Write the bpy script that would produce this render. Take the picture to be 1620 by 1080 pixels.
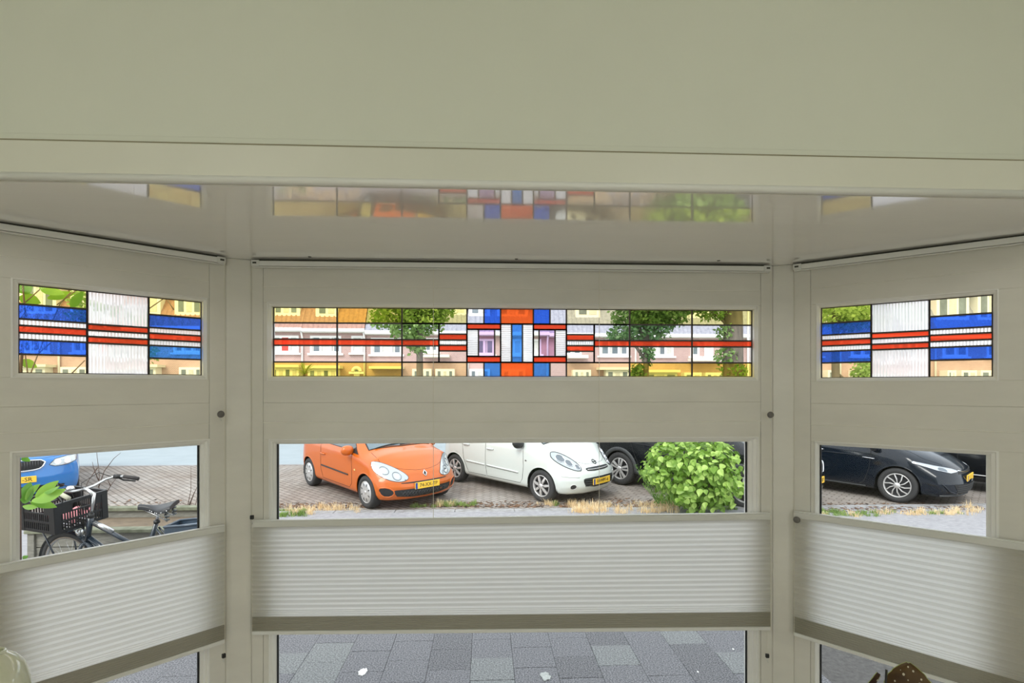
import bpy, bmesh, math, random
import numpy as np
from mathutils import Vector, Matrix
from mathutils.bvhtree import BVHTree
from mathutils.geometry import delaunay_2d_cdt

for _o in list(bpy.data.objects):
    bpy.data.objects.remove(_o)
SC = bpy.context.scene
COL = SC.collection
PI = math.pi
random.seed(7)

# ------------------------------------------------------------------ camera
CAM_H = 1.97                      # above the front-garden paving (z = 0)
FOC = 880.0                       # pixels at 1620 wide
YAW = math.radians(2.8)
HORIZON = 610.0
cam = bpy.data.objects.new('camera', bpy.data.cameras.new('camera'))
COL.objects.link(cam)
cam.location = (0, 0, CAM_H)
cam.rotation_euler = (PI / 2, 0, -YAW)
cam.data.sensor_width = 36.0
cam.data.lens = FOC / 1620.0 * 36.0
cam.data.shift_y = (HORIZON - 540.0) / 1620.0
cam.data.clip_start = 0.05
cam.data.clip_end = 300
SC.camera = cam

# ------------------------------------------------------------------ sky, sun, exposure
SC.view_settings.view_transform = 'Standard'
SC.view_settings.look = 'None'
SC.view_settings.gamma = 1.0
SC.view_settings.use_curve_mapping = False
SC.view_settings.exposure = 0.12
SKY_STRENGTH = 1.9
SUN_ENERGY = 2.0
PENDANT_FILL_STRENGTH = 10.0  # unseen hanging fill lamps, added
STANDING_FILL_STRENGTH = 5.0  # unseen standing fill lamps, added
world = bpy.data.worlds.new('overcast_sky')
SC.world = world
world.use_nodes = True
_nt = world.node_tree
_nt.nodes.clear()
_out = _nt.nodes.new('ShaderNodeOutputWorld')
_bg = _nt.nodes.new('ShaderNodeBackground')
_tc = _nt.nodes.new('ShaderNodeTexCoord')
_nz = _nt.nodes.new('ShaderNodeTexNoise')
_nz.inputs['Scale'].default_value = 2.2
_nz.inputs['Detail'].default_value = 5
_rp = _nt.nodes.new('ShaderNodeValToRGB')
_rp.color_ramp.elements[0].position = .3
_rp.color_ramp.elements[0].color = (.78, .86, .97, 1)
_rp.color_ramp.elements[1].position = .7
_rp.color_ramp.elements[1].color = (1.0, 1.0, 1.0, 1)
_nt.links.new(_tc.outputs['Generated'], _nz.inputs['Vector'])
_nt.links.new(_nz.outputs['Fac'], _rp.inputs['Fac'])
_nt.links.new(_rp.outputs['Color'], _bg.inputs['Color'])
_bg.inputs['Strength'].default_value = SKY_STRENGTH
_nt.links.new(_bg.outputs['Background'], _out.inputs['Surface'])
sun = bpy.data.objects.new('sun', bpy.data.lights.new('sun', 'SUN'))
COL.objects.link(sun)
sun.data.energy = SUN_ENERGY
sun.data.angle = math.radians(25)
sun.data.color = (1.0, .96, .9)
sun.rotation_euler = (math.radians(48), 0, math.radians(-28))

# ------------------------------------------------------------------ materials
MATS = {}
def new_mat(name):
    m = bpy.data.materials.new(name)
    m.use_nodes = True
    m.node_tree.nodes.clear()
    MATS[name] = m
    return m, m.node_tree
def N(nt, typ, **kw):
    n = nt.nodes.new(typ)
    for k, v in kw.items():
        if k in n.inputs:
            n.inputs[k].default_value = v
        else:
            setattr(n, k, v)
    return n
def c4(c):
    return (c[0], c[1], c[2], 1.0)
def coords(nt, scale=(1, 1, 1), kind='Object', rot=(0, 0, 0)):
    tc = N(nt, 'ShaderNodeTexCoord')
    mp = N(nt, 'ShaderNodeMapping')
    mp.inputs['Scale'].default_value = scale
    mp.inputs['Rotation'].default_value = rot
    nt.links.new(tc.outputs[kind], mp.inputs['Vector'])
    return mp.outputs['Vector']
def mat(name, col, rough=.5, metal=0.0, var=0.0, vscale=4.0, bump=0.0, bscale=60.0, coat=0.0, spec=.5, col2=None, stretch=(1, 1, 1), sharp=.18):
    """Principled paint with optional noise in colour and relief"""
    m, nt = new_mat(name)
    out = N(nt, 'ShaderNodeOutputMaterial')
    b = N(nt, 'ShaderNodeBsdfPrincipled')
    b.inputs['Roughness'].default_value = rough
    b.inputs['Metallic'].default_value = metal
    b.inputs['Coat Weight'].default_value = coat
    b.inputs['Coat Roughness'].default_value = .04
    b.inputs['Specular IOR Level'].default_value = spec
    b.inputs['Base Color'].default_value = c4(col)
    v = coords(nt, stretch)
    if var or col2:
        nz = N(nt, 'ShaderNodeTexNoise', Scale=vscale, Detail=6.0, Roughness=.6)
        nt.links.new(v, nz.inputs['Vector'])
        r = N(nt, 'ShaderNodeValToRGB')
        r.color_ramp.elements[0].position = .5 - sharp
        r.color_ramp.elements[1].position = .5 + sharp
        a = col2 if col2 else tuple(x * (1 - var) for x in col)
        c = col if col2 else tuple(min(1, x * (1 + var)) for x in col)
        r.color_ramp.elements[0].color = c4(a)
        r.color_ramp.elements[1].color = c4(c)
        nt.links.new(nz.outputs['Fac'], r.inputs['Fac'])
        nt.links.new(r.outputs['Color'], b.inputs['Base Color'])
    if bump:
        nb = N(nt, 'ShaderNodeTexNoise', Scale=bscale, Detail=4.0)
        nt.links.new(v, nb.inputs['Vector'])
        bp = N(nt, 'ShaderNodeBump', Strength=bump, Distance=.01)
        nt.links.new(nb.outputs['Fac'], bp.inputs['Height'])
        nt.links.new(bp.outputs['Normal'], b.inputs['Normal'])
    nt.links.new(b.outputs['BSDF'], out.inputs['Surface'])
    return m
def glass_mat(name, col=(1, 1, 1), refl=1.0):
    """thin clear or tinted pane: straight-through light plus a Fresnel reflection"""
    m, nt = new_mat(name)
    out = N(nt, 'ShaderNodeOutputMaterial')
    t = N(nt, 'ShaderNodeBsdfTransparent', Color=c4(col))
    g = N(nt, 'ShaderNodeBsdfGlossy', Roughness=.02)
    fr = N(nt, 'ShaderNodeFresnel', IOR=1.3)
    mu = N(nt, 'ShaderNodeMath', operation='MULTIPLY')
    mu.inputs[1].default_value = refl
    mx = N(nt, 'ShaderNodeMixShader')
    nt.links.new(fr.outputs['Fac'], mu.inputs[0])
    nt.links.new(mu.outputs[0], mx.inputs['Fac'])
    nt.links.new(t.outputs[0], mx.inputs[1])
    nt.links.new(g.outputs[0], mx.inputs[2])
    nt.links.new(mx.outputs[0], out.inputs['Surface'])
    return m
def cathedral_mat(name, col, tr=.35, refr=.4, trans=.25, rough=.1, ior=1.15, bscale=70, bump=.4):
    """coloured, hammered or ribbed glass: transparent + bumpy refraction + translucent body"""
    m, nt = new_mat(name)
    out = N(nt, 'ShaderNodeOutputMaterial')
    t = N(nt, 'ShaderNodeBsdfTransparent', Color=c4(col))
    r = N(nt, 'ShaderNodeBsdfRefraction', Color=c4(col), Roughness=rough, IOR=ior)
    d = N(nt, 'ShaderNodeBsdfTranslucent', Color=c4(col))
    v = coords(nt)
    nz = N(nt, 'ShaderNodeTexNoise', Scale=bscale, Detail=2.0)
    nt.links.new(v, nz.inputs['Vector'])
    bp = N(nt, 'ShaderNodeBump', Strength=bump, Distance=.01)
    nt.links.new(nz.outputs['Fac'], bp.inputs['Height'])
    nt.links.new(bp.outputs['Normal'], r.inputs['Normal'])
    a = N(nt, 'ShaderNodeMixShader', Fac=refr / max(1e-6, refr + tr))
    nt.links.new(t.outputs[0], a.inputs[1])
    nt.links.new(r.outputs[0], a.inputs[2])
    b = N(nt, 'ShaderNodeMixShader', Fac=trans)
    nt.links.new(a.outputs[0], b.inputs[1])
    nt.links.new(d.outputs[0], b.inputs[2])
    nt.links.new(b.outputs[0], out.inputs['Surface'])
    return m
def leaf_mat(name, c1, c2, trans=.35, scale=9):
    m, nt = new_mat(name)
    out = N(nt, 'ShaderNodeOutputMaterial')
    v = coords(nt)
    oi = N(nt, 'ShaderNodeObjectInfo')
    nz = N(nt, 'ShaderNodeTexNoise', Scale=scale, Detail=2.0)
    nt.links.new(v, nz.inputs['Vector'])
    ad = N(nt, 'ShaderNodeMath', operation='ADD')
    sb = N(nt, 'ShaderNodeMath', operation='MULTIPLY_ADD')
    sb.inputs[1].default_value = .5
    sb.inputs[2].default_value = -.25
    nt.links.new(oi.outputs['Random'], sb.inputs[0])
    nt.links.new(nz.outputs['Fac'], ad.inputs[0])
    nt.links.new(sb.outputs[0], ad.inputs[1])
    r = N(nt, 'ShaderNodeValToRGB')
    r.color_ramp.elements[0].position = .3
    r.color_ramp.elements[1].position = .7
    r.color_ramp.elements[0].color = c4(c1)
    r.color_ramp.elements[1].color = c4(c2)
    nt.links.new(ad.outputs[0], r.inputs['Fac'])
    b = N(nt, 'ShaderNodeBsdfPrincipled', Roughness=.45)
    t = N(nt, 'ShaderNodeBsdfTranslucent')
    nt.links.new(r.outputs['Color'], b.inputs['Base Color'])
    nt.links.new(r.outputs['Color'], t.inputs['Color'])
    mx = N(nt, 'ShaderNodeMixShader', Fac=trans)
    nt.links.new(b.outputs[0], mx.inputs[1])
    nt.links.new(t.outputs[0], mx.inputs[2])
    nt.links.new(mx.outputs[0], out.inputs['Surface'])
    return m
def brick_mat(name, c1, c2, mortar, scale, rot=0.0, plane='XY', rough=.85, bw=.5, rh=.25, bump=.3, stain=None):
    m, nt = new_mat(name)
    out = N(nt, 'ShaderNodeOutputMaterial')
    b = N(nt, 'ShaderNodeBsdfPrincipled', Roughness=rough)
    b.inputs['Specular IOR Level'].default_value = .25
    tc = N(nt, 'ShaderNodeTexCoord')
    if plane == 'XZ':
        sx = N(nt, 'ShaderNodeSeparateXYZ')
        cx = N(nt, 'ShaderNodeCombineXYZ')
        nt.links.new(tc.outputs['Object'], sx.inputs[0])
        nt.links.new(sx.outputs['X'], cx.inputs['X'])
        nt.links.new(sx.outputs['Z'], cx.inputs['Y'])
        v = cx.outputs[0]
    else:
        mp = N(nt, 'ShaderNodeMapping')
        mp.inputs['Rotation'].default_value = (0, 0, rot)
        nt.links.new(tc.outputs['Object'], mp.inputs['Vector'])
        v = mp.outputs[0]
    bk = N(nt, 'ShaderNodeTexBrick', Scale=scale)
    bk.inputs['Color1'].default_value = c4(c1)
    bk.inputs['Color2'].default_value = c4(c2)
    bk.inputs['Mortar'].default_value = c4(mortar)
    bk.inputs['Mortar Size'].default_value = .03
    bk.inputs['Brick Width'].default_value = bw
    bk.inputs['Row Height'].default_value = rh
    nt.links.new(v, bk.inputs['Vector'])
    nz = N(nt, 'ShaderNodeTexNoise', Scale=.9, Detail=8.0, Roughness=.7)
    nt.links.new(tc.outputs['Object'], nz.inputs['Vector'])
    r = N(nt, 'ShaderNodeValToRGB')
    r.color_ramp.elements[0].position = .35
    r.color_ramp.elements[1].position = .65
    st = stain or (.7, .68, .66)
    r.color_ramp.elements[0].color = c4(st)
    r.color_ramp.elements[1].color = (1, 1, 1, 1)
    nt.links.new(nz.outputs['Fac'], r.inputs['Fac'])
    mx = N(nt, 'ShaderNodeMix', data_type='RGBA', blend_type='MULTIPLY')
    mx.inputs[0].default_value = 1.0
    nt.links.new(bk.outputs['Color'], mx.inputs[6])
    nt.links.new(r.outputs['Color'], mx.inputs[7])
    nt.links.new(mx.outputs[2], b.inputs['Base Color'])
    bp = N(nt, 'ShaderNodeBump', Strength=bump, Distance=.01, invert=True)
    nt.links.new(bk.outputs['Fac'], bp.inputs['Height'])
    nt.links.new(bp.outputs['Normal'], b.inputs['Normal'])
    nt.links.new(b.outputs[0], out.inputs['Surface'])
    return m
def emit_mat(name, col, s):
    m, nt = new_mat(name)
    out = N(nt, 'ShaderNodeOutputMaterial')
    e = N(nt, 'ShaderNodeEmission', Color=c4(col), Strength=s)
    nt.links.new(e.outputs[0], out.inputs['Surface'])
    return m
def cloth_mat(name, col, trans, tcol=None):
    m, nt = new_mat(name)
    out = N(nt, 'ShaderNodeOutputMaterial')
    d = N(nt, 'ShaderNodeBsdfDiffuse', Color=c4(col))
    t = N(nt, 'ShaderNodeBsdfTranslucent', Color=c4(tcol or col))
    mx = N(nt, 'ShaderNodeMixShader', Fac=trans)
    nt.links.new(d.outputs[0], mx.inputs[1])
    nt.links.new(t.outputs[0], mx.inputs[2])
    nt.links.new(mx.outputs[0], out.inputs['Surface'])
    return m

mat('wall_paint', (.72, .735, .635), .55, var=.02, vscale=1.2, bump=.05, bscale=180)
mat('trim_paint', (.74, .735, .64), .4, var=.025, vscale=1.5, bump=.04, bscale=40)
mat('frame_paint', (.735, .715, .65), .38, var=.045, vscale=3.0, bump=.06, bscale=25, stretch=(1, 1, 2.5))
mat('bead_paint', (.84, .83, .79), .35, var=.03, vscale=5)
mat('groove_dirt', (.30, .27, .18), .8)
mat('crack_light', (.9, .88, .8), .7)
mat('ceiling_gloss', (.88, .865, .845), .09, var=.02, vscale=1.5, bump=.015, bscale=22, coat=1.0, spec=.9, stretch=(1, 3, 1))
MATS['ceiling_gloss'].node_tree.nodes['Principled BSDF'].inputs['Coat IOR'].default_value = 2.0
mat('floor_wood', (.66, .58, .47), .4, col2=(.55, .47, .37), vscale=6, stretch=(.3, 6, 1))
mat('rail_white', (.80, .80, .77), .35)
mat('rail_shadow', (.05, .05, .04), .8)
mat('blind_bar', (.70, .70, .66), .4)
mat('cord', (.75, .72, .62), .7)
mat('knob_grey', (.14, .13, .12), .35)
mat('clear_plastic', (.75, .75, .72), .15)
mat('black_plastic', (.012, .012, .013), .45)
cloth_mat('blind_cloth', (.52, .51, .45), .62, (.95, .94, .905))
cloth_mat('blind_stack_shaded', (.30, .285, .23), .10, (.6, .56, .45))  # darker copy of the cloth: denser layers plus painted shade between folds
mat('lead', (.06, .05, .045), .5, metal=.3)
mat('gasket', (.015, .018, .022), .6)
glass_mat('pane_clear', (.97, .985, .98), .7)
glass_mat('stain_clear', (.97, .97, .97), .6)
glass_mat('stain_yellow', (.97, .86, .36), .6)
glass_mat('stain_yellow_deep', (.98, .80, .20), .6)
glass_mat('stain_yellow_pale', (1.0, .90, .56), .6)
glass_mat('stain_purple', (.72, .52, .80), .6)
cathedral_mat('stain_blue', (.05, .17, .86), .55, .35, .12, .05, 1.2, 60, .8)
cathedral_mat('stain_blue_light', (.08, .32, .95), .55, .35, .15, .05, 1.2, 60, .8)
cathedral_mat('stain_red', (.93, .09, .035), .35, .3, .4, .15, 1.2, 120, .6)
cathedral_mat('stain_orange', (1.0, .15, .03), .35, .3, .4, .12, 1.2, 90, .7)
cathedral_mat('stain_ribbed', (1.0, 1.0, 1.0), .02, .62, .55, .06, 1.25, 20, .05)

# ------------------------------------------------------------------ mesh helpers
RM = {}                                             # object name -> inverse of its world matrix
class MB:
    def __init__(s):
        s.v, s.f = [], []
    def quad(s, a, b, c, d):
        i = len(s.v)
        s.v += [tuple(a), tuple(b), tuple(c), tuple(d)]
        s.f.append((i, i + 1, i + 2, i + 3))
        return s
    def poly(s, pts):
        i = len(s.v)
        s.v += [tuple(p) for p in pts]
        s.f.append(tuple(range(i, i + len(pts))))
        return s
    def hexa(s, p):
        """8 corners: bottom ring 0-3, top ring 4-7"""
        i = len(s.v)
        s.v += [tuple(q) for q in p]
        for f in ((0, 3, 2, 1), (4, 5, 6, 7), (0, 1, 5, 4), (1, 2, 6, 5), (2, 3, 7, 6), (3, 0, 4, 7)):
            s.f.append(tuple(i + k for k in f))
        return s
    def box(s, a, b, M=None):
        x0, y0, z0 = a
        x1, y1, z1 = b
        p = [Vector(q) for q in ((x0, y0, z0), (x1, y0, z0), (x1, y1, z0), (x0, y1, z0), (x0, y0, z1), (x1, y0, z1), (x1, y1, z1), (x0, y1, z1))]
        if M is not None:
            p = [M @ q for q in p]
        return s.hexa(p)
    def tube(s, pts, r, n=8, closed=False, caps=True, flat=1.0):
        pts = [Vector(p) for p in pts]
        m = len(pts)
        rr = r if isinstance(r, (list, tuple)) else [r] * m
        up0 = None
        base = len(s.v)
        for i, p in enumerate(pts):
            a = pts[i - 1] if (i > 0 or closed) else pts[i]
            b = pts[(i + 1) % m] if (i < m - 1 or closed) else pts[i]
            t = (b - a)
            if t.length < 1e-9:
                t = Vector((0, 0, 1))
            t.normalize()
            if up0 is None:
                up0 = Vector((0, 0, 1)) if abs(t.z) < .9 else Vector((1, 0, 0))
            u = (up0 - t * up0.dot(t))
            if u.length < 1e-6:
                u = t.orthogonal()
            u.normalize()
            up0 = u
            w = t.cross(u)
            for k in range(n):
                an = 2 * PI * k / n
                s.v.append(tuple(p + u * (math.cos(an) * rr[i]) + w * (math.sin(an) * rr[i] * flat)))
        L = m if closed else m - 1
        for i in range(L):
            for k in range(n):
                a = base + i * n + k
                b = base + i * n + (k + 1) % n
                c = base + ((i + 1) % m) * n + (k + 1) % n
                d = base + ((i + 1) % m) * n + k
                s.f.append((a, b, c, d))
        if caps and not closed:
            s.f.append(tuple(base + k for k in reversed(range(n))))
            s.f.append(tuple(base + (m - 1) * n + k for k in range(n)))
        return s
    def lathe(s, prof, n=24, M=None, axis='Z', ang=2 * PI):
        """prof: (radius, height) list"""
        base = len(s.v)
        full = ang > 2 * PI - 1e-6
        cols = n if full else n + 1
        for i in range(cols):
            a = ang * i / n
            for r, h in prof:
                if axis == 'Z':
                    p = Vector((r * math.cos(a), r * math.sin(a), h))
                else:
                    p = Vector((r * math.cos(a), h, r * math.sin(a)))
                s.v.append(tuple(M @ p if M is not None else p))
        m = len(prof)
        for i in range(n):
            j = (i + 1) % cols
            for k in range(m - 1):
                s.f.append((base + i * m + k, base + j * m + k, base + j * m + k + 1, base + i * m + k + 1))
        return s
    def grid(s, P):
        base = len(s.v)
        m = len(P[0])
        for row in P:
            s.v += [tuple(q) for q in row]
        for i in range(len(P) - 1):
            for k in range(m - 1):
                s.f.append((base + i * m + k, base + i * m + k + 1, base + (i + 1) * m + k + 1, base + (i + 1) * m + k))
        return s
    def mesh(s, name, T=None, smooth=False):
        me = bpy.data.meshes.new(name)
        vs = s.v if T is None else [tuple(T @ Vector(p)) for p in s.v]
        me.from_pydata(vs, [], s.f)
        me.validate()
        if smooth:
            me.polygons.foreach_set('use_smooth', [True] * len(me.polygons))
        return me
    def build(s, name, material, parent=None, smooth=False, bevel=0.0, local=False, recalc=True, angle=None):
        T = None
        if parent is not None and not local:
            T = RM.get(parent.name)
        me = s.mesh(name, T, smooth)
        if recalc:
            bm = bmesh.new()
            bm.from_mesh(me)
            bmesh.ops.recalc_face_normals(bm, faces=bm.faces)
            bm.to_mesh(me)
            bm.free()
        if smooth and angle:
            me.set_sharp_from_angle(angle=angle)
        o = link(name, me, material, parent)
        if bevel:
            b = o.modifiers.new('bevel', 'BEVEL')
            b.width = bevel
            b.segments = 2
            b.limit_method = 'ANGLE'
        return o
def link(name, me, material=None, parent=None):
    o = bpy.data.objects.new(name, me)
    COL.objects.link(o)
    if material is not None and not me.materials:
        me.materials.append(MATS[material] if isinstance(material, str) else material)
    if parent is not None:
        o.parent = parent
        RM[o.name] = RM.get(parent.name, Matrix())
    else:
        RM[o.name] = Matrix()
    return o
def thing(name, label, cat, M=None, group=None, kind=None):
    o = bpy.data.objects.new(name, None)
    COL.objects.link(o)
    if M is None:
        M = Matrix()
    elif not isinstance(M, Matrix):
        M = Matrix.Translation(Vector(M))
    o.matrix_world = M
    RM[o.name] = M.inverted()
    o.empty_display_size = .05
    return tag(o, label, cat, group, kind)
def tag(o, label=None, cat=None, group=None, kind=None):
    if label: o['label'] = label
    if cat: o['category'] = cat
    if group: o['group'] = group
    if kind: o['kind'] = kind
    return o
def text(name, s, size, M, material, parent, extrude=.0008):
    """flat lettering; M places it in its parent's space (x along the line, y up)"""
    cu = bpy.data.curves.new(name, 'FONT')
    cu.body = s
    cu.size = size
    cu.align_x = 'CENTER'
    cu.align_y = 'CENTER'
    cu.extrude = extrude
    cu.resolution_u = 2
    cu.materials.append(MATS[material])
    tmp = bpy.data.objects.new(name, cu)
    COL.objects.link(tmp)
    me = bpy.data.meshes.new_from_object(tmp.evaluated_get(bpy.context.evaluated_depsgraph_get()))
    bpy.data.objects.remove(tmp)
    o = link(name, me, material, parent)
    o.matrix_local = M
    return o

# ------------------------------------------------------------------ turning photo pixels into directions
FWD = Vector((math.sin(YAW), math.cos(YAW), 0))
RGT = Vector((math.cos(YAW), -math.sin(YAW), 0))
EYE = Vector((0, 0, CAM_H))
def ray(x, y):
    return FWD + RGT * ((x - 810) / FOC) + Vector((0, 0, (HORIZON - y) / FOC))
def at_depth(x, y, Z):
    return EYE + ray(x, y) * Z
def on_plane_y(x, y, Y):
    d = ray(x, y)
    return EYE + d * (Y / d.y)
class Wall:
    """vertical plane; s runs left to right along it, d towards the room"""
    def __init__(w, n, t, o):
        w.n, w.t, w.o = Vector(n), Vector(t), o
    def pt(w, s, d, z):
        p = w.t * s + w.n * (w.o - d)
        return Vector((p.x, p.y, z))
    def px(w, x, y, d=0.0):
        r = ray(x, y)
        k = (w.o - d) / (w.n.x * r.x + w.n.y * r.y)
        p = EYE + r * k
        return (w.t.x * p.x + w.t.y * p.y, p.z)
    def box(w, mb, s0, s1, d0, d1, z0, z1):
        P = w.pt
        mb.hexa([P(s0, d1, z0), P(s1, d1, z0), P(s1, d0, z0), P(s0, d0, z0), P(s0, d1, z1), P(s1, d1, z1), P(s1, d0, z1), P(s0, d0, z1)])
        return mb
    def frame(w, mb, s0, s1, z0, z1, prof):
        rings = [[w.pt(s0 + i, d, z0 + i), w.pt(s1 - i, d, z0 + i), w.pt(s1 - i, d, z1 - i), w.pt(s0 + i, d, z1 - i)] for i, d in prof]
        for a, b in zip(rings[:-1], rings[1:]):
            for k in range(4):
                mb.quad(a[k], a[(k + 1) % 4], b[(k + 1) % 4], b[k])
        return mb
TL, TR = math.radians(43.6), math.radians(42.6)
WC = Wall((0, 1), (1, 0), 2.5)
WL = Wall((-math.sin(TL), math.cos(TL)), (math.cos(TL), math.sin(TL)), 2.552)
WR = Wall((math.sin(TR), math.cos(TR)), (math.cos(TR), -math.sin(TR)), 2.767)
# ================================================================== THE ROOM AND THE BAY
FLOOR_Z = 0.37
ROOM_TOP = 3.35
ROOM_BACK = -4.2
ROOM_X = 2.9
SILL_Z = 0.44
CEIL_Z = (WC.px(400, 411)[1] + WC.px(1220, 421)[1]) / 2
_d = ray(810, 297)
LINTEL_Y = (CEIL_Z - CAM_H) / _d.z * _d.y        # the beam's lower edge hangs level with the bay ceiling

def struct(o, label=None):
    o['kind'] = 'structure'
    if label: o['label'] = label
    return o
def wbox(name, a, b, m, parent=None, bevel=0.0):
    return MB().box(a, b).build(name, m, parent, bevel=bevel)
sL = WL.px(357, 610)[0]; sLc = WC.px(398, 610)[0]
sR = WR.px(1256, 610)[0]; sRc = WC.px(1222, 610)[0]
# where the side walls meet the beam
sL_end = (LINTEL_Y + .06 - WL.n.y * WL.o) / WL.t.y
sR_end = (LINTEL_Y + .06 - WR.n.y * WR.o) / WR.t.y

struct(wbox('floor', (-ROOM_X, ROOM_BACK, FLOOR_Z - .1), (ROOM_X, 2.6, FLOOR_Z), 'floor_wood'), 'wooden floor of the room, below the view')
struct(wbox('ceiling', (-ROOM_X, ROOM_BACK, ROOM_TOP), (ROOM_X, LINTEL_Y + .12, ROOM_TOP + .1), 'wall_paint'), 'white ceiling of the room, above the view')
struct(wbox('wall_left', (-ROOM_X - .15, ROOM_BACK, 0), (-ROOM_X, LINTEL_Y + .12, ROOM_TOP), 'wall_paint'), 'plain left wall of the room')
struct(wbox('wall_right', (ROOM_X, ROOM_BACK, 0), (ROOM_X + .15, LINTEL_Y + .12, ROOM_TOP), 'wall_paint'), 'plain right wall of the room')
# wall above the bay opening and at both sides of it
pl = WL.pt(sL_end, 0, 0).x; pr = WR.pt(sR_end, 0, 0).x
lint = MB()
lint.box((-ROOM_X, LINTEL_Y, CEIL_Z), (ROOM_X, LINTEL_Y + .12, ROOM_TOP))
lint.box((-ROOM_X, LINTEL_Y, 0), (pl, LINTEL_Y + .12, CEIL_Z))
lint.box((pr, LINTEL_Y, 0), (ROOM_X, LINTEL_Y + .12, CEIL_Z))
wf = struct(lint.build('wall_front', 'wall_paint'), 'pale grey-green wall above the bay window opening')
def lint_z(y):
    d = ray(810, y)
    return CAM_H + d.z * LINTEL_Y / d.y
z_a, z_b = lint_z(229), lint_z(241)
struct(wbox('trim_1', (pl, LINTEL_Y - .018, CEIL_Z - .002), (pr, LINTEL_Y, z_b), 'trim_paint', bevel=.003), 'flat painted board along the lower edge of the beam')
struct(wbox('trim_2', (pl, LINTEL_Y - .010, z_b + .0018), (pr, LINTEL_Y, z_a), 'wall_paint', bevel=.002), 'narrow painted strip above the beam board')
wbox('joint', (pl, LINTEL_Y - .0184, z_b - .0012), (pr, LINTEL_Y, z_b + .0018), 'groove_dirt', bpy.data.objects['trim_2'])
lip = MB().tube([(pl, LINTEL_Y - .012, CEIL_Z + .004), (pr, LINTEL_Y - .012, CEIL_Z + .004)], .011, 12)
struct(lip.build('trim_3', 'rail_white', smooth=True), 'rounded white lip under the beam')
# rear wall with unseen glazed doors, added to let daylight in from behind
rw = MB()
rw.box((-ROOM_X, ROOM_BACK - .15, 0), (-1.9, ROOM_BACK, ROOM_TOP))
rw.box((1.9, ROOM_BACK - .15, 0), (ROOM_X, ROOM_BACK, ROOM_TOP))
rw.box((-1.9, ROOM_BACK - .15, 2.75), (1.9, ROOM_BACK, ROOM_TOP))
struct(rw.build('wall_back', 'wall_paint'), 'rear wall behind the viewer')
gd = struct(thing('added_door', 'unseen glazed doors added in the rear wall for daylight', None, (0, ROOM_BACK - .08, FLOOR_Z)))
for i in range(3):
    x0 = -1.9 + i * 3.8 / 3
    f = MB()
    for a, b in (((x0, -.03, 0), (x0 + .08, .03, 2.38)), ((x0 + 3.8 / 3 - .08, -.03, 0), (x0 + 3.8 / 3, .03, 2.38)), ((x0 + .08, -.03, 2.28), (x0 + 3.8 / 3 - .08, .03, 2.38)), ((x0 + .08, -.03, 0), (x0 + 3.8 / 3 - .08, .03, .14))):
        f.box(a, b)
    fo = f.build('door_leaf', 'bead_paint', gd, local=True)
    MB().box((x0 + .08, -.004, .14), (x0 + 3.8 / 3 - .08, .004, 2.28)).build('pane', 'pane_clear', fo, local=True)

# bay ceiling: glossy painted boards
def bay_outline(off):
    pts = [WL.pt(sL_end, off, 0), WL.pt(sL, off, 0), WC.pt(sLc, off, 0), WC.pt(sRc, off, 0), WR.pt(sR, off, 0), WR.pt(sR_end, off, 0)]
    return pts
bo = bay_outline(-.10)
bo = [Vector((bo[0].x, LINTEL_Y + .005, 0))] + bo + [Vector((bo[-1].x, LINTEL_Y + .005, 0))]
CT = .0055                                      # fall of the boards towards the room
cm = MB()
def cz(p):
    return CEIL_Z - CT * (WC.o - p.y)
bot = [Vector((p.x, p.y, cz(p))) for p in bo]
top = [Vector((p.x, p.y, CEIL_Z + .12)) for p in bo]
cm.poly(bot); cm.poly(list(reversed(top)))
for i in range(len(bo)):
    j = (i + 1) % len(bo)
    cm.quad(bot[i], bot[j], top[j], top[i])
bay_ceiling = struct(cm.build('ceiling_bay', 'ceiling_gloss'), 'high-gloss painted ceiling of the bay mirroring the stained glass')
for hx, hy in ((490, 406.5), (817, 410), (1137, 412.5)):
    d = ray(hx, hy)
    k = (CEIL_Z - .002 - CAM_H) / d.z
    p = EYE + d * min(k, 2.47 / d.y)
    MB().lathe([(0, -.0022), (.006, -.0018), (.008, 0)], 10, Matrix.Translation((p.x, p.y, cz(p)))).build('screw_hole', 'rail_shadow', bay_ceiling)

# outer shell below the windows and the window board
sh = MB()
o1, o2 = bay_outline(-.12), bay_outline(-.02)
for i in range(5):
    a, b, c, d = o1[i], o1[i + 1], o2[i + 1], o2[i]
    sh.hexa([Vector((q.x, q.y, -.2)) for q in (a, b, c, d)] + [Vector((q.x, q.y, SILL_Z - .03)) for q in (a, b, c, d)])
struct(sh.build('wall_bay', 'frame_paint'), 'low painted wall under the bay windows')
sb = MB()
o3, o4 = bay_outline(-.02), bay_outline(.26)
for i in range(5):
    a, b, c, d = o3[i], o3[i + 1], o4[i + 1], o4[i]
    sb.hexa([Vector((q.x, q.y, SILL_Z - .03)) for q in (a, b, c, d)] + [Vector((q.x, q.y, SILL_Z)) for q in (a, b, c, d)])
struct(sb.build('trim_4', 'bead_paint'), 'white window board running round the bay')

# corner posts
def post(name, a, b, c, d, label):
    m = MB()
    m.hexa([Vector((q.x, q.y, SILL_Z)) for q in (a, b, c, d)] + [Vector((q.x, q.y, CEIL_Z)) for q in (a, b, c, d)])
    return struct(m.build(name, 'frame_paint', bevel=.004), label)
post('trim_5', WL.pt(sL, .006, 0), WC.pt(sLc, .006, 0), WC.pt(sLc, -.12, 0), WL.pt(sL, -.12, 0), 'painted corner post left of the wide middle window')
post('trim_6', WC.pt(sRc, .006, 0), WR.pt(sR, .006, 0), WR.pt(sR, -.12, 0), WC.pt(sRc, -.12, 0), 'painted corner post right of the wide middle window')

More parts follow.
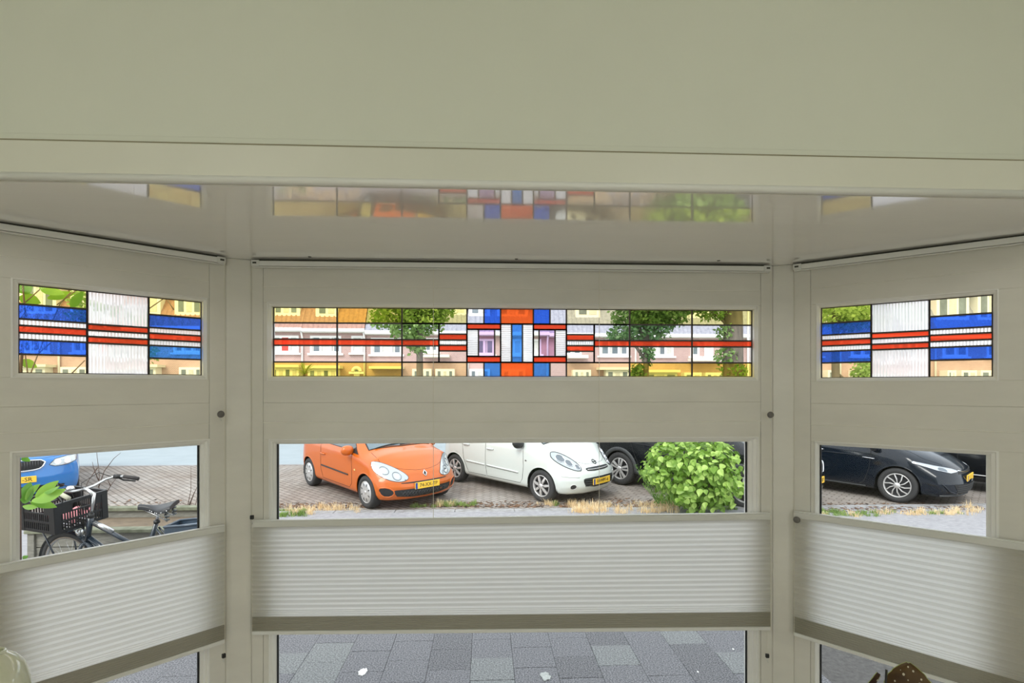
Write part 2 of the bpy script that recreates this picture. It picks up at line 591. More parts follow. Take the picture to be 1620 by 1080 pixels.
# ------------------------------------------------------------------ windows
def avz(w, pa, pb, d=0.0):
    return (w.px(*pa, d)[1] + w.px(*pb, d)[1]) / 2
def ribbed(w, s0, s1, z0, z1, d, n, vertical, amp=.0016):
    """corrugated glass: ribs run up (vertical) or across"""
    m = MB()
    cells = n * 6
    rows = []
    for i in range(cells + 1):
        t = i / cells
        dd = d + amp * math.cos(2 * PI * n * t)
        if vertical:
            s = s0 + (s1 - s0) * t
            rows.append([w.pt(s, dd, z0), w.pt(s, dd, z1)])
        else:
            z = z0 + (z1 - z0) * t
            rows.append([w.pt(s0, dd, z), w.pt(s1, dd, z)])
    m.grid(rows)
    return m
def stained(win, w, d, x0, x1, zt, zb, panes):
    """panes: (xa, xb, va, vb, kind) with x in photo pixels, v 0 at the top"""
    H = zt - zb
    cw = .0034
    came = MB()
    seen = set()
    rects = []
    for xa, xb, va, vb, k in panes:
        sa, sb_ = w.px(xa, 540, d)[0], w.px(xb, 540, d)[0]
        z1, z0 = zt - va * H, zt - vb * H
        rects.append((sa, sb_, z0, z1, k))
        for e in ((sa, None, z0, z1), (sb_, None, z0, z1), (None, z0, sa, sb_), (None, z1, sa, sb_)):
            key = tuple(None if q is None else round(q, 4) for q in e)
            if key in seen:
                continue
            seen.add(key)
            if e[1] is None:
                w.box(came, e[0] - cw, e[0] + cw, d - .004, d + .005, e[2] - cw, e[3] + cw)
            else:
                w.box(came, e[2] - cw, e[3] + cw, d - .004, d + .005, e[1] - cw, e[1] + cw)
    lead = came.build('leaded_light', 'lead', win, bevel=.0012)
    lead['label'] = 'dark lead strips holding coloured glass'
    for sa, sb_, z0, z1, k in rects:
        i = cw * .6
        sa, sb_, z0, z1 = sa + i, sb_ - i, z0 + i, z1 - i
        if k in ('rv', 'rh'):
            n = max(2, round((sb_ - sa) / .0105)) if k == 'rv' else max(2, round((z1 - z0) / .0085))
            ribbed(w, sa, sb_, z0, z1, d, n, k == 'rv').build('pane', 'stain_ribbed', lead, smooth=True, recalc=False)
        else:
            m = MB()
            P = w.pt
            m.quad(P(sa, d, z0), P(sb_, d, z0), P(sb_, d, z1), P(sa, d, z1))
            m.build('pane', k, lead, recalc=False)
def window(name, label, w, q, panes):
    g = struct(thing(name, label, None, w.pt((w.px(q['post'][0], 610)[0] + w.px(q['post'][1], 610)[0]) / 2, 0, SILL_Z)))
    X = lambda x, d=0.0: w.px(x, 610, d)[0]
    sp0, sp1 = q['sp']
    sg0, sg1 = X(q['groove'][0]), X(q['groove'][1])
    ub0, ub1 = X(q['ub'][0]), X(q['ub'][1])
    lb0, lb1 = X(q['lb'][0]), X(q['lb'][1])
    z_joint = avz(w, *q['joint'])
    zu1, zu0 = avz(w, *q['ubt']), avz(w, *q['ubb'])
    zm1, zm2 = avz(w, *q['m1']), avz(w, *q['m2'])
    zl1 = avz(w, *q['lbt'])
    zl0 = SILL_Z + .05
    D = -.075
    def piece(nm, s0, s1, z0, z1, d, m='frame_paint'):
        return w.box(MB(), s0, s1, D, d, z0, z1).build(nm, m, g, bevel=.0016)
    piece('stile', sp0, sg0 - .001, SILL_Z, CEIL_Z, 0)
    piece('stile', sg1 + .001, sp1, SILL_Z, CEIL_Z, 0)
    piece('head_rail', sg0, sg1, z_joint + .0008, CEIL_Z, -.001)
    piece('sash_rail', sg0, sg1, zu1, z_joint - .0008, .001)
    piece('sash_rail', sg0, sg1, zm1 + .0001, zu0, .001)
    piece('sash_stile', sg0, ub0, zu0, zu1, .001)
    piece('sash_stile', ub1, sg1, zu0, zu1, .001)
    piece('transom', sg0, sg1, zm2 + .001, zm1 - .0001, .0012)
    piece('lower_rail', sg0, sg1, zl1, zm2 - .001, -.001)
    piece('lower_stile', sg0, lb0, zl0, zl1, -.001)
    piece('lower_stile', lb1, sg1, zl0, zl1, -.001)
    piece('bottom_rail', sg0, sg1, SILL_Z, zl0, -.001)
    w.box(MB(), sg0, sg1, -.02, .0022, zm2 - .0012, zm2 + .0012).build('paint_crack', 'crack_light', g)
    w.box(MB(), sg0, sg1, -.02, -.0006, z_joint - .001, z_joint + .001).build('paint_crack', 'crack_light', g)
    # upper glazing bead and stained glass
    DG = -.026
    gi0, gi1 = w.px(q['ug'][0], 540, DG)[0], w.px(q['ug'][1], 540, DG)[0]
    zt, zb = avz(w, *q['ugt'], DG), avz(w, *q['ugb'], DG)
    m = MB()
    def ringbead(m, a, b, pr):
        """mitred bead between an outer and an inner rectangle (s0,s1,z0,z1)"""
        rings = []
        for t, d in pr:
            r = [a[k] + (b[k] - a[k]) * t for k in range(4)]
            rings.append([w.pt(r[0], d, r[2]), w.pt(r[1], d, r[2]), w.pt(r[1], d, r[3]), w.pt(r[0], d, r[3])])
        for A, B in zip(rings[:-1], rings[1:]):
            for k in range(4):
                m.quad(A[k], A[(k + 1) % 4], B[(k + 1) % 4], B[k])
    ringbead(m, (ub0, ub1, zu0, zu1), (gi0, gi1, zb, zt), ((-.12, -.01), (-.12, .005), (.18, .006), (.26, .001), (.9, -.006), (1.0, -.014), (1.02, -.045)))
    m.build('glazing_bead', 'bead_paint', g, recalc=False)
    stained(g, w, DG, None, None, zt, zb, panes)
    # lower glazing bead and clear pane
    DL = -.034
    li0, li1 = w.px(q['lg'][0], 610, DL)[0], w.px(q['lg'][1], 610, DL)[0]
    zlt = avz(w, *q['lgt'], DL)
    m = MB()
    a, b = (lb0, lb1, zl0, zl1), (li0, li1, zl0 + .03, zlt)
    ringbead(m, a, b, ((-.1, -.012), (-.1, .003), (.12, .004), (.2, -.002), (.55, -.006), (.6, -.014), (.93, -.02), (1.0, -.027), (1.0, -.06)))
    m.build('glazing_bead', 'bead_paint', g, recalc=False)
    for ga in q['gask']:
        s_ = li0 if ga == 0 else li1
        w.box(MB(), s_ - (.002 if ga == 0 else .007), s_ + (.007 if ga == 0 else .002), DL - .004, DL + .003, zl0 + .03, zlt).build('gasket', 'gasket', g)
    pn = MB()
    w.box(pn, li0 - .002, li1 + .002, DL - .004, DL, zl0 + .028, zlt + .002)
    pn.build('pane', 'pane_clear', g)
    return g

Y1, Y2, Y3, BL, BL2, RD, OR, CL, PU = 'stain_yellow', 'stain_yellow_deep', 'stain_yellow_pale', 'stain_blue', 'stain_blue_light', 'stain_red', 'stain_orange', 'stain_clear', 'stain_purple'
def side_panes(c, yel, blues):
    rows = (0, .2226, .389, .462, .544, .62, .784, 1)
    out = []
    for k, (a, b) in enumerate(((c[0], c[1]), (c[2], c[3]))):
        y0, y1 = yel[k]
        b0, b1 = blues[k]
        for (v0, v1), kind in zip(zip(rows[:-1], rows[1:]), (y0, b0, 'rv', RD, 'rv', b1, y1)):
            out.append((a, b, v0, v1, kind))
    for v0, v1, kind in ((0, .397, 'rv'), (.397, .471, RD), (.471, .547, 'rv'), (.547, .623, RD), (.623, 1, 'rv')):
        out.append((c[1], c[2], v0, v1, kind))
    return out
cp = []
cx = (432.5, 533.5, 636, 694.4, 738.75, 765.6, 792, 809.4, 826.5, 843.75, 870, 896, 940, 996, 1094.6, 1189.5)
rw5 = (0, .2245, .4605, .55, .79, 1)
for a, b, yt, yb in ((0, 1, Y1, Y2), (1, 2, Y2, Y2), (13, 14, Y1, Y2), (14, 15, Y1, Y2)):
    for (v0, v1), k in zip(zip(rw5[:-1], rw5[1:]), (yt, CL, RD, CL, yb)):
        cp.append((cx[a], cx[b], v0, v1, k))
for o, i0, i1, yb in ((2, 3, 4, Y3), (13, 12, 11, Y3)):
    L_, R_ = min(cx[o], cx[i1]), max(cx[o], cx[i1])
    cp.append((L_, R_, 0, .2245, Y1 if o == 2 else Y3)); cp.append((L_, R_, .79, 1, yb))
    a, b = sorted((cx[o], cx[i0]))
    cp += [(a, b, .2245, .4605, CL), (a, b, .4605, .55, RD), (a, b, .55, .79, CL)]
    a, b = sorted((cx[i0], cx[i1]))
    cp += [(a, b, .2245, .377, CL), (a, b, .377, .463, RD), (a, b, .463, .54, 'rv'), (a, b, .54, .623, RD), (a, b, .623, .79, CL)]
for (wa, wb, pa, pb), (x0, xm, x1) in (((740, 757, 757, 782.5), (738.75, 765.6, 792)), ((878, 896, 852.75, 878), (896, 870, 843.75))):
    a, b = sorted((x0, xm)); c, d = sorted((xm, x1)); e, f = sorted((x0, x1))
    for v0, v1 in ((0, .2245), (.79, 1)):
        cp += [(a, b, v0, v1, CL), (c, d, v0, v1, BL if v0 == 0 else BL2)]
    cp += [(e, f, .2245, .305, RD), (e, f, .703, .79, RD)]
    cp += [(min(x0, wa) if x0 < 800 else wa, max(wb, x0) if x0 > 800 else wb, .305, .703, 'rh'), (pa, pb, .305, .703, PU)]
    th = (782.5, 792) if x0 < 800 else (843.75, 852.75)
    cp.append((th[0], th[1], .305, .703, CL))
cp += [(792, 843.75, 0, .2245, OR), (792, 843.75, .79, 1, OR), (792, 809.4, .2245, .79, 'rh'), (809.4, 826.5, .2245, .79, BL2), (826.5, 843.75, .2245, .79, 'rh')]

window('window_2', 'wide middle bay window with a long stained-glass top light', WC, dict(
    post=(398, 1222), sp=(sLc, sRc), groove=(416.5, 1203.5), joint=((430, 453.5), (1080, 459)), ub=(423.5, 1198.5),
    ubt=((430, 478.7), (1195, 483.7)), ubb=((430, 600.6), (1195, 602)), m1=((430, 636), (1195, 636.5)), m2=((405, 667), (1218, 667)),
    lb=(426, 1199), lbt=((430, 695.8), (1195, 690.4)), ug=(432.5, 1189.5), ugt=((432, 485.9), (1190, 490.6)), ugb=((432, 595.3), (1190, 596.1)),
    gask=(0, 1), lg=(438.5, 1181.5), lgt=((439, 701.3), (1182, 698.7))), cp)
window('window_1', 'left slanted bay window with a small stained-glass top light', WL, dict(
    post=(0, 357), sp=(sL_end, sL), groove=(-16, 331), joint=((0, 401.7), (200, 430)), ub=(18, 327),
    ubt=((18, 440), (327, 472)), ubb=((20, 597), (327, 599)), m1=((0, 645), (354, 635.7)), m2=((0, 685.7), (355, 668.4)),
    lb=(17, 330.6), lbt=((17, 716), (330.6, 694)), ug=(28.5, 318.4), ugt=((28, 449.8), (318, 477)), ugb=((28, 591), (318, 593.2)),
    gask=(1,), lg=(31, 315), lgt=((31, 722.8), (315, 704.6))),
    side_panes((28.5, 137.7, 235, 318.4), ((Y1, Y3), (Y1, Y3)), ((BL, BL), (BL, BL2))))
window('window_3', 'right slanted bay window with a small stained-glass top light', WR, dict(
    post=(1256, 1620), sp=(sR, sR_end), groove=(1282.5, 1640), joint=((1284, 455.8), (1620, 422.6)), ub=(1292, 1579),
    ubt=((1293, 481), (1581, 458)), ubb=((1289.5, 600.7), (1577, 603.5)), m1=((1284, 636.5), (1605, 645)), m2=((1258, 667.6), (1617, 687)),
    lb=(1289.5, 1578.5), lbt=((1289.5, 698), (1578.5, 713.7)), ug=(1299, 1571), ugt=((1299, 486), (1571, 467.4)), ugb=((1299, 596.3), (1571, 597.6)),
    gask=(0,), lg=(1297, 1560), lgt=((1297, 703.3), (1560, 719))),
    side_panes((1299.5, 1378.5, 1470.5, 1570.5), ((Y1, Y3), (Y3, Y3)), ((BL, BL), (BL, BL))))

# ------------------------------------------------------------------ pleated blinds
def blind(label, w, top, bot, s0, s1, cords, knobs, toggles):
    """top / bot: two photo points each on the bar's upper edge and on the lower rail"""
    DB = .032
    ta, tb = w.px(*top[0], DB), w.px(*top[1], DB)
    ba, bb = w.px(*bot[0], DB), w.px(*bot[1], DB)
    def lin(a, b):
        return lambda s: a[1] + (b[1] - a[1]) * (s - a[0]) / (b[0] - a[0])
    zt, zb = lin(ta, tb), lin(ba, bb)
    g = thing('pleated_blind', label, 'blind', w.pt((s0 + s1) / 2, DB, zb((s0 + s1) / 2)), 'pleated window blinds')
    P = w.pt
    def bar(nm, za, zh, d0, d1, m, b=.002, e=0.0):
        q = MB()
        q.hexa([P(s0 - e, d1, za(s0)), P(s1 + e, d1, za(s1)), P(s1 + e, d0, za(s1)), P(s0 - e, d0, za(s0)), P(s0 - e, d1, zh(s0)), P(s1 + e, d1, zh(s1)), P(s1 + e, d0, zh(s1)), P(s0 - e, d0, zh(s0))])
        return q.build(nm, m, g, bevel=b)
    hr = bar('head_rail', lambda s: CEIL_Z - .031, lambda s: CEIL_Z - .009, .006, .036, 'rail_white', .002)
    bar('rail_gap', lambda s: CEIL_Z - .009, lambda s: CEIL_Z - .0035, .014, .031, 'rail_shadow', 0)
    bar('rail_track', lambda s: CEIL_Z - .036, lambda s: CEIL_Z - .033, .008, .032, 'rail_white', 0)
    for s, sg in ((s0, 1), (s1, -1)):
        c = MB()
        w.box(c, min(s, s + sg * .028) - .003, max(s, s + sg * .028) + .003, .004, .0385, CEIL_Z - .033, CEIL_Z - .006)
        eo = c.build('end_cap', 'clear_plastic', hr, bevel=.002)
        c = MB()
        w.box(c, min(s + sg * .004, s + sg * .020), max(s + sg * .004, s + sg * .020),   .0386, .0396, CEIL_Z - .022, CEIL_Z - .015)
        c.build('clamp_slot', 'rail_shadow', hr)
    tbar = bar('top_bar', lambda s: zt(s) - .026, zt, DB - .012, DB + .010, 'blind_bar', .003)
    bar('bar_cap', zt, lambda s: zt(s) + .004, DB - .012, DB + .006, 'rail_white', .001)
    bar('bottom_bar', zb, lambda s: zb(s) + .016, DB - .012, DB + .010, 'rail_white', .003)
    # honeycomb cloth: wide cells above, squeezed cells above the lower rail
    nb, ns = 17, 11
    fr = [.80 * (i / nb) for i in range(nb + 1)] + [.80 + .20 * (i + 1) / ns for i in range(ns)]
    fr = [f ** 1.0 for f in fr]
    rows_f, rows_b = [], []
    for i in range(len(fr)):
        for half in (0, 1):
            if half and i == len(fr) - 1:
                break
            f = fr[i] if not half else (fr[i] + fr[i + 1]) / 2
            gap = (fr[i + 1] - fr[i]) if i < len(fr) - 1 else .01
            dep = .0035 if not half else .0035 + min(.0045, .10 * gap)
            row = []
            for k in range(25):
                s = s0 + (s1 - s0) * k / 24
                a, b = zt(s) - .026, zb(s) + .016
                row.append(P(s, DB + dep, a + (b - a) * f))
            rows_f.append(row)
    cut = len(rows_f) - 2 * 8
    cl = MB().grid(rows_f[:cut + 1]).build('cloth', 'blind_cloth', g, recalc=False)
    MB().grid(rows_f[cut:]).build('stacked_pleats', 'blind_stack_shaded', g, recalc=False)
    cl['label'] = 'pale translucent pleated cloth'
    for x in cords:
        s = w.px(x, 600, .028)[0]
        MB().tube([P(s, .028, CEIL_Z - .036), P(s, .028, zt(s))], .0011, 5).build('cord', 'cord', g)
    for s in (s0 + .005, s1 - .005):
        MB().tube([P(s, .045, CEIL_Z - .03), P(s, .046, zb(s))], .0009, 5).build('cord', 'cord', g)
    for x, y, ty in knobs:
        s, z = w.px(x, y, .050)
        M = Matrix.Translation(P(s, .050, z)) @ Vector((0, 0, 1)).rotation_difference(Vector((-w.n.x, -w.n.y, 0))).to_matrix().to_4x4()
        k = MB().lathe([(0, .008), (.009, .0075), (.0135, .005), (.015, 0), (.0135, -.005), (0, -.006)], 20, M).build('cord_knob', 'knob_grey', g, smooth=True)
        MB().tube([P(s, .048, z - .012), P(s - .003, .05, z - .018), P(s + .002, .05, z - .026), P(s, .048, z - .021)], .0022, 6).build('cord_clip', 'clear_plastic', k, smooth=True)
    for x, y in toggles:
        s, z = w.px(x, y, .048)
        t = w.box(MB(), s - .0075, s + .0075, .041, .054, z - .009, z + .009).build('cord_toggle', 'black_plastic', g, bevel=.003)
        MB().tube([P(s, .047, z), P(s, .047, z + .07 if z > zt(s) else zb(s))], .001, 5).build('cord', 'cord', t)
        MB().tube([P(s, .048, z - .008), P(s - .004, .048, z - .02), P(s + .003, .048, z - .03), P(s + .001, .048, z - .018)], .0013, 6).build('cord_clip', 'clear_plastic', t, smooth=True)
    return g
blind('pale pleated blind across the wide middle window', WC, ((400, 824), (1218, 812)), ((400, 1003), (1215, 995.5)), WC.px(399, 600, .032)[0], WC.px(1218.5, 600, .032)[0],
      (685.5, 948), ((1219, 656, 0),), ((398.5, 818), (1214, 1037)))
blind('pale pleated blind on the left slanted window beside the bicycle', WL, ((0, 894), (352, 831)), ((161, 1080), (359, 1014.6)), WL.px(-55, 600, .032)[0], WL.px(355.5, 600, .032)[0],
      (), ((349.5, 655, 0),), ((354, 1037),))
blind('pale pleated blind on the right slanted window below the dark hatchback', WR, ((1257, 809), (1620, 859)), ((1252, 1003), (1498, 1080)), WR.px(1256, 600, .032)[0], WR.px(1680, 600, .032)[0],
      (), ((1260.5, 822, 0),), ())
# ================================================================== OUTDOORS: GROUND
mat('concrete_tile', (.25, .25, .265), .8, col2=(.07, .07, .078), vscale=95, sharp=.10, bump=.35, bscale=160)
mat('concrete_tile_pale', (.29, .30, .30), .8, col2=(.10, .105, .108), vscale=85, sharp=.12, bump=.35, bscale=160)
mat('concrete_tile_dark', (.23, .23, .24), .85, col2=(.05, .05, .058), vscale=100, sharp=.10, bump=.5, bscale=130)
mat('sand_joint', (.10, .095, .09), .95, var=.3, vscale=30)
mat('sidewalk', (.35, .345, .36), .85, col2=(.24, .235, .25), vscale=14, bump=.2, bscale=90)
mat('asphalt', (.31, .36, .39), .8, var=.06, vscale=1.4, bump=.1, bscale=200)
mat('kerb', (.36, .36, .37), .85, col2=(.22, .21, .2), vscale=9, bump=.2)
mat('soil', (.20, .15, .10), .95, col2=(.12, .09, .06), vscale=8, bump=.6, bscale=30)
brick_mat('parking_brick', (.40, .37, .34), (.31, .285, .265), (.19, .17, .15), 2.4, rot=math.radians(45), stain=(.70, .63, .58))
brick_mat('far_paving', (.42, .36, .33), (.36, .30, .28), (.25, .22, .2), 2.4)
mat('grass_far', (.10, .18, .05), .9, var=.3, vscale=6)

SLOPE = .04
PARK_Y0, PARK_Y1 = 9.5, 14.0
def park_z(Y):
    return -.17 + SLOPE * (Y - 9.5)
ROAD_Z = park_z(PARK_Y1) - .03
def slab(name, x0, x1, y0, y1, za, zb, m, label, th=.15):
    q = MB().hexa([(x0, y0, za - th), (x1, y0, za - th), (x1, y1, zb - th), (x0, y1, zb - th), (x0, y0, za), (x1, y0, za), (x1, y1, zb), (x0, y1, zb)])
    return struct(q.build(name, m), label)
garden = slab('floor_garden', -4.2, 4.2, 1.0, 6.3, -.036, -.036, 'sand_joint', 'front garden bed of grey concrete tiles')
slab('floor_sidewalk', -40, 40, 6.3, 9.25, -.05, -.12, 'sidewalk', 'light grey sidewalk before the parked cars')
slab('floor_sidewalk_end', -40, -4.2, 1.0, 6.3, -.05, -.05, 'soil', 'earth beside the front garden')
slab('floor_sidewalk_end', 4.2, 40, 1.0, 6.3, -.05, -.05, 'concrete_tile', 'paving beside the front garden')
slab('floor_parking', -45, 45, PARK_Y0, PARK_Y1, park_z(PARK_Y0), park_z(PARK_Y1), 'parking_brick', 'weathered brick parking strip under the cars')
slab('floor_road', -60, 60, PARK_Y1 + .12, 20, ROAD_Z, ROAD_Z, 'asphalt', 'blue-grey asphalt road')
slab('floor_far_sidewalk', -60, 60, 20, 26, ROAD_Z + .08, ROAD_Z + .08, 'far_paving', 'brick sidewalk across the road')
slab('floor_far_garden', -60, 60, 26, 34, ROAD_Z + .08, ROAD_Z + .1, 'grass_far', 'front gardens across the road')
slab('floor_rear_garden', -8, 8, -12, ROOM_BACK - .15, FLOOR_Z - .05, FLOOR_Z - .05, 'grass_far', 'lawn behind the house')

# concrete kerb stones along the parking strip
kb = MB().box((-45, 9.25, -.4), (45, PARK_Y0, -.22)).build('trim_kerb', 'kerb')
struct(kb, 'low concrete kerb between sidewalk and parking strip')
ksm = None
for i in range(26):
    x = -12.5 + i
    if ksm is None:
        o = MB().box((.004, 0, -.12), (.996, .245, .09)).build('kerb_stone', 'kerb', kb, local=True, bevel=.012)
        ksm = o
    else:
        o = ksm.copy(); COL.objects.link(o)
    o.location = (x, 9.253, -.215)
kb2 = MB().box((-45, PARK_Y1, -.3), (45, PARK_Y1 + .12, park_z(PARK_Y1) + .005)).build('trim_kerb_road', 'kerb')
struct(kb2, 'thin kerb line between parking strip and road')

# garden tiles, 30 cm, laid half-staggered row by row away from the window
TS = .30
tiles = {}
xk = -10
rnd = random.Random(3)
p0 = EYE + ray(537, 1063) * ((0 - CAM_H) / ray(537, 1063).z)      # a joint crossing seen through the middle window
for i in range(-11, 11):
    off = (.5 if i % 2 else 0.0) * TS
    for j in range(-4, 7):
        x = p0.x + i * TS
        y = p0.y + j * TS + off
        if y < 2.75 or y > 5.9:
            continue
        k = rnd.choice(('concrete_tile', 'concrete_tile', 'concrete_tile', 'concrete_tile_dark', 'concrete_tile', 'concrete_tile_pale'))
        if k not in tiles:
            o = MB().box((-.149, -.149, -.035), (.149, .149, 0)).build('paving_tile', k, garden, local=True, bevel=.002)
            tiles[k] = o
        else:
            o = tiles[k].copy(); COL.objects.link(o)
        o.location = (x + .15, y + .15, rnd.uniform(-.003, .002))
        o.rotation_euler = (rnd.uniform(-.004, .004), rnd.uniform(-.004, .004), rnd.uniform(-.006, .006))
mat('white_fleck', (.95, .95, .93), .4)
mat('lichen', (.42, .44, .42), .9, var=.2, vscale=90)
def fleck(name, x, y, r, m, label, seed, cat):
    q = random.Random(seed)
    d = ray(x, y)
    p = EYE + d * ((.002 - CAM_H) / d.z)
    n = 18
    ring = [(p.x + math.cos(2 * PI * k / n) * r * q.uniform(.7, 1.15), p.y + math.sin(2 * PI * k / n) * r * 1.8 * q.uniform(.7, 1.15)) for k in range(n)]
    b = MB()
    b.poly([(a, c, .0065) for a, c in ring])
    for k in range(n):
        a, c = ring[k], ring[(k + 1) % n]
        b.quad((a[0], a[1], .0065), (c[0], c[1], .0065), (c[0], c[1], .001), (a[0], a[1], .001))
    tag(b.build(name, m), label, cat)
fleck('white_blotch', 574, 1063, .030, 'white_fleck', 'bright white splash on a garden tile', 1, 'blotch')  # flat white blotch lying on the tile
fleck('lichen_patch', 863, 1070, .034, 'lichen', 'round grey-white lichen patch on a garden tile', 2, 'lichen')
fleck('pebble', 1160, 1027, .006, 'white_fleck', 'tiny white pebble on a tile near the right post', 4, 'pebble')
fleck('grit', 1104, 1063, .006, 'white_fleck', 'tiny white grit fragment on a dark tile', 5, 'pebble')
# ================================================================== CARS
mat('paint_orange', (.56, .115, .006), .3, coat=.35, var=.03)
mat('paint_white', (.64, .68, .645), .25, coat=.8)
mat('paint_navy', (.003, .007, .014), .14, coat=.25, spec=.4)
mat('paint_black', (.004, .005, .007), .18, coat=.2, spec=.35)
mat('paint_blue', (.015, .17, .50), .22, coat=.8)
mat('tyre', (.035, .035, .036), .8, bump=.15, bscale=90)
mat('well', (.006, .006, .006), .95)
mat('alloy', (.72, .71, .70), .35, metal=.6)
mat('alloy_dark', (.05, .05, .055), .4, metal=.5)
mat('hubcap', (.58, .58, .58), .35, metal=.5)
mat('car_glass', (.03, .045, .05), .05, coat=1.0)
mat('screen_glass', (.10, .145, .17), .05, coat=1.0)
mat('lamp_lens', (.46, .50, .52), .08, coat=1.0, metal=.35)
mat('lamp_inner', (.20, .22, .24), .15, metal=.7)
mat('chrome', (.75, .76, .78), .1, metal=1.0)
mat('trim_black', (.012, .012, .013), .5)
mat('cladding', (.05, .053, .056), .6)
mat('plate_yellow', (.90, .56, .05), .4)
mat('plate_blue', (.01, .05, .30), .4)
mat('plate_ink', (.01, .01, .01), .6)
mat('seam', (.02, .02, .02), .9)
mat('amber', (.9, .6, .2), .2)

def interp(pts, x):
    xs = [p[0] for p in pts]
    return float(np.interp(x, xs, [p[1] for p in pts]))
def smooth_profile(pts, n=200, it=14):
    xs = np.linspace(pts[0][0], pts[-1][0], n)
    zs = np.interp(xs, [p[0] for p in pts], [p[1] for p in pts])
    for _ in range(it):
        zs[1:-1] = .25 * zs[:-2] + .5 * zs[1:-1] + .25 * zs[2:]
    return xs, zs
class Car:
    """local frame: x forward from the front axle, y to the car's left, z up from the ground"""
    def __init__(c, name, label, near_front, near_rear, P, paint):
        c.P = P
        def ground(px):
            d = ray(*px)
            # ray meets the sloping parking strip
            k = (-.17 - SLOPE * 9.5 - CAM_H) / (d.z - SLOPE * d.y)
            return EYE + d * k
        a = ground(near_front)
        if isinstance(near_rear, (float, int)):
            h = Vector((math.cos(near_rear), math.sin(near_rear), 0))
        else:
            h = a - ground(near_rear)
        h.z = 0
        h.normalize()
        h.z = SLOPE * h.y
        h.normalize()
        up = Vector((0, -SLOPE, 1)).normalized()
        left = up.cross(h).normalized()
        up = h.cross(left)
        org = a + left * (P['W'] / 2 - .10)           # near wheel is the car's right one
        M = Matrix(((h.x, left.x, up.x, org.x), (h.y, left.y, up.y, org.y), (h.z, left.z, up.z, org.z), (0, 0, 0, 1)))
        c.M = M
        c.root = thing(name, label, 'car', M, 'cars parked along the street')
        c.paint = paint
        c.make_body()
    # ---- body shell
    def make_body(c):
        P = c.P
        W, wb, r = P['W'], P['wb'], P['r']
        xf, xr = P['fo'], -wb - P['ro']
        xs, zs = smooth_profile(P['top'], it=P.get('sm', 14))
        c.ztop = lambda x: float(np.interp(x, xs, zs))
        zb = P.get('zb', .20)
        Ns = 104
        ring_n = None
        rings = []
        pf, pb = P['front'], P.get('rear', [(.2, .1), (.5, 0), (.9, .06), (1.4, .2)])
        cf, cr = P.get('cf', .30), P.get('cr', .22)
        def warp(x, y, z):
            a = abs(y) / (W / 2)
            dx = 0.0
            x0 = .15
            if x > x0:
                k = ((x - x0) / (xf - x0))
                dx -= k * (cf * a ** 2.6 + interp(pf, z))
            x1 = -wb - .15
            if x < x1:
                k = (x1 - x) / (x1 - xr)
                dx += k * (cr * a ** 2.6 + interp(pb, z))
            return x + dx
        for i in range(Ns + 1):
            x = xr + (xf - xr) * i / Ns
            w = W / 2
            if x > 0: w *= 1 - .05 * (x / xf) ** 2
            if x < -wb: w *= 1 - .05 * ((-wb - x) / P['ro']) ** 2
            zt = c.ztop(x)
            bz = min(interp(P['belt'], x), zt - .05)
            half = [(0, zb), (.5 * w, zb), (.82 * w, zb), (.93 * w, zb + .012), (.965 * w, zb + .05), (.98 * w, zb + .10)]
            for k in range(1, 11):
                t = k / 10
                z = zb + .10 + (bz - zb - .10) * t
                bul = 1 - .018 * ((t - .55) / .5) ** 2
                half.append((w * .998 * bul, z))
            h = zt - bz
            q = min(1.0, max(0.0, (h - .12) / .40))
            n = 2.1 + 2.6 * q
            tum = .30 * q
            for k in range(1, 15):
                an = PI / 2 * k / 14
                ca, sa = max(0.0, math.cos(an)), math.sin(an)
                t = sa ** (2 / n)
                half.append((w * .982 * (ca ** (2 / n)) * (1 - tum * t), bz + h * t))
            ring = [(y, z) for y, z in half] + [(-y, z) for y, z in reversed(half[1:-1])]
            ring_n = len(ring)
            rings.append((x, ring))
        m = MB()
        for x, ring in rings:
            m.v += [(warp(x, y, z), y, z) for y, z in ring]
        for i in range(Ns):
            for k in range(ring_n):
                j = (k + 1) % ring_n
                m.f.append((i * ring_n + k, i * ring_n + j, (i + 1) * ring_n + j, (i + 1) * ring_n + k))
        for end, (x, ring) in ((0, rings[0]), (1, rings[-1])):
            zc = (ring[0][1] + max(z for _, z in ring)) / 2
            prev = [(0 if end == 0 else Ns) * ring_n + k for k in range(ring_n)]
            for s in range(1, 9):
                f = 1 - s / 8
                cur = []
                for y, z in ring:
                    yy, zz = y * f, zc + (z - zc) * f
                    cur.append(len(m.v))
                    m.v.append((warp(x, yy, zz), yy, zz))
                for k in range(ring_n):
                    j = (k + 1) % ring_n
                    m.f.append((prev[k], prev[j], cur[j], cur[k]))
                prev = cur
        # wheel arches
        Ra = r + P.get('gap', .05)
        V = [Vector(v) for v in m.v]
        inside = [False] * len(V)
        for i, v in enumerate(V):
            if abs(v.y) < W / 2 - .30:
                continue
            for xa in (0, -wb):
                d = math.hypot(v.x - xa, v.z - r)
                if d < Ra or (abs(v.x - xa) < Ra and v.z < r):
                    inside[i] = True
        keep = []
        for f in m.f:
            if all(inside[k] for k in f):
                continue
            keep.append(f)
        used = {k for f in keep for k in f}
        for i in used:
            if inside[i]:
                v = V[i]
                xa = 0 if abs(v.x) < abs(v.x + wb) else -wb
                if v.z < r:
                    v.x = xa + math.copysign(Ra, v.x - xa)
                else:
                    d = Vector((v.x - xa, v.z - r))
                    if d.length < 1e-4: d = Vector((0, 1))
                    d = d.normalized() * Ra
                    v.x, v.z = xa + d.x, r + d.y
        m.v = [tuple(v) for v in V]
        m.f = keep
        c.bvh = BVHTree.FromPolygons([Vector(v) for v in m.v], [list(f) for f in m.f])
        o = m.build('body', c.paint, c.root, local=True, smooth=True)
        c.body = o
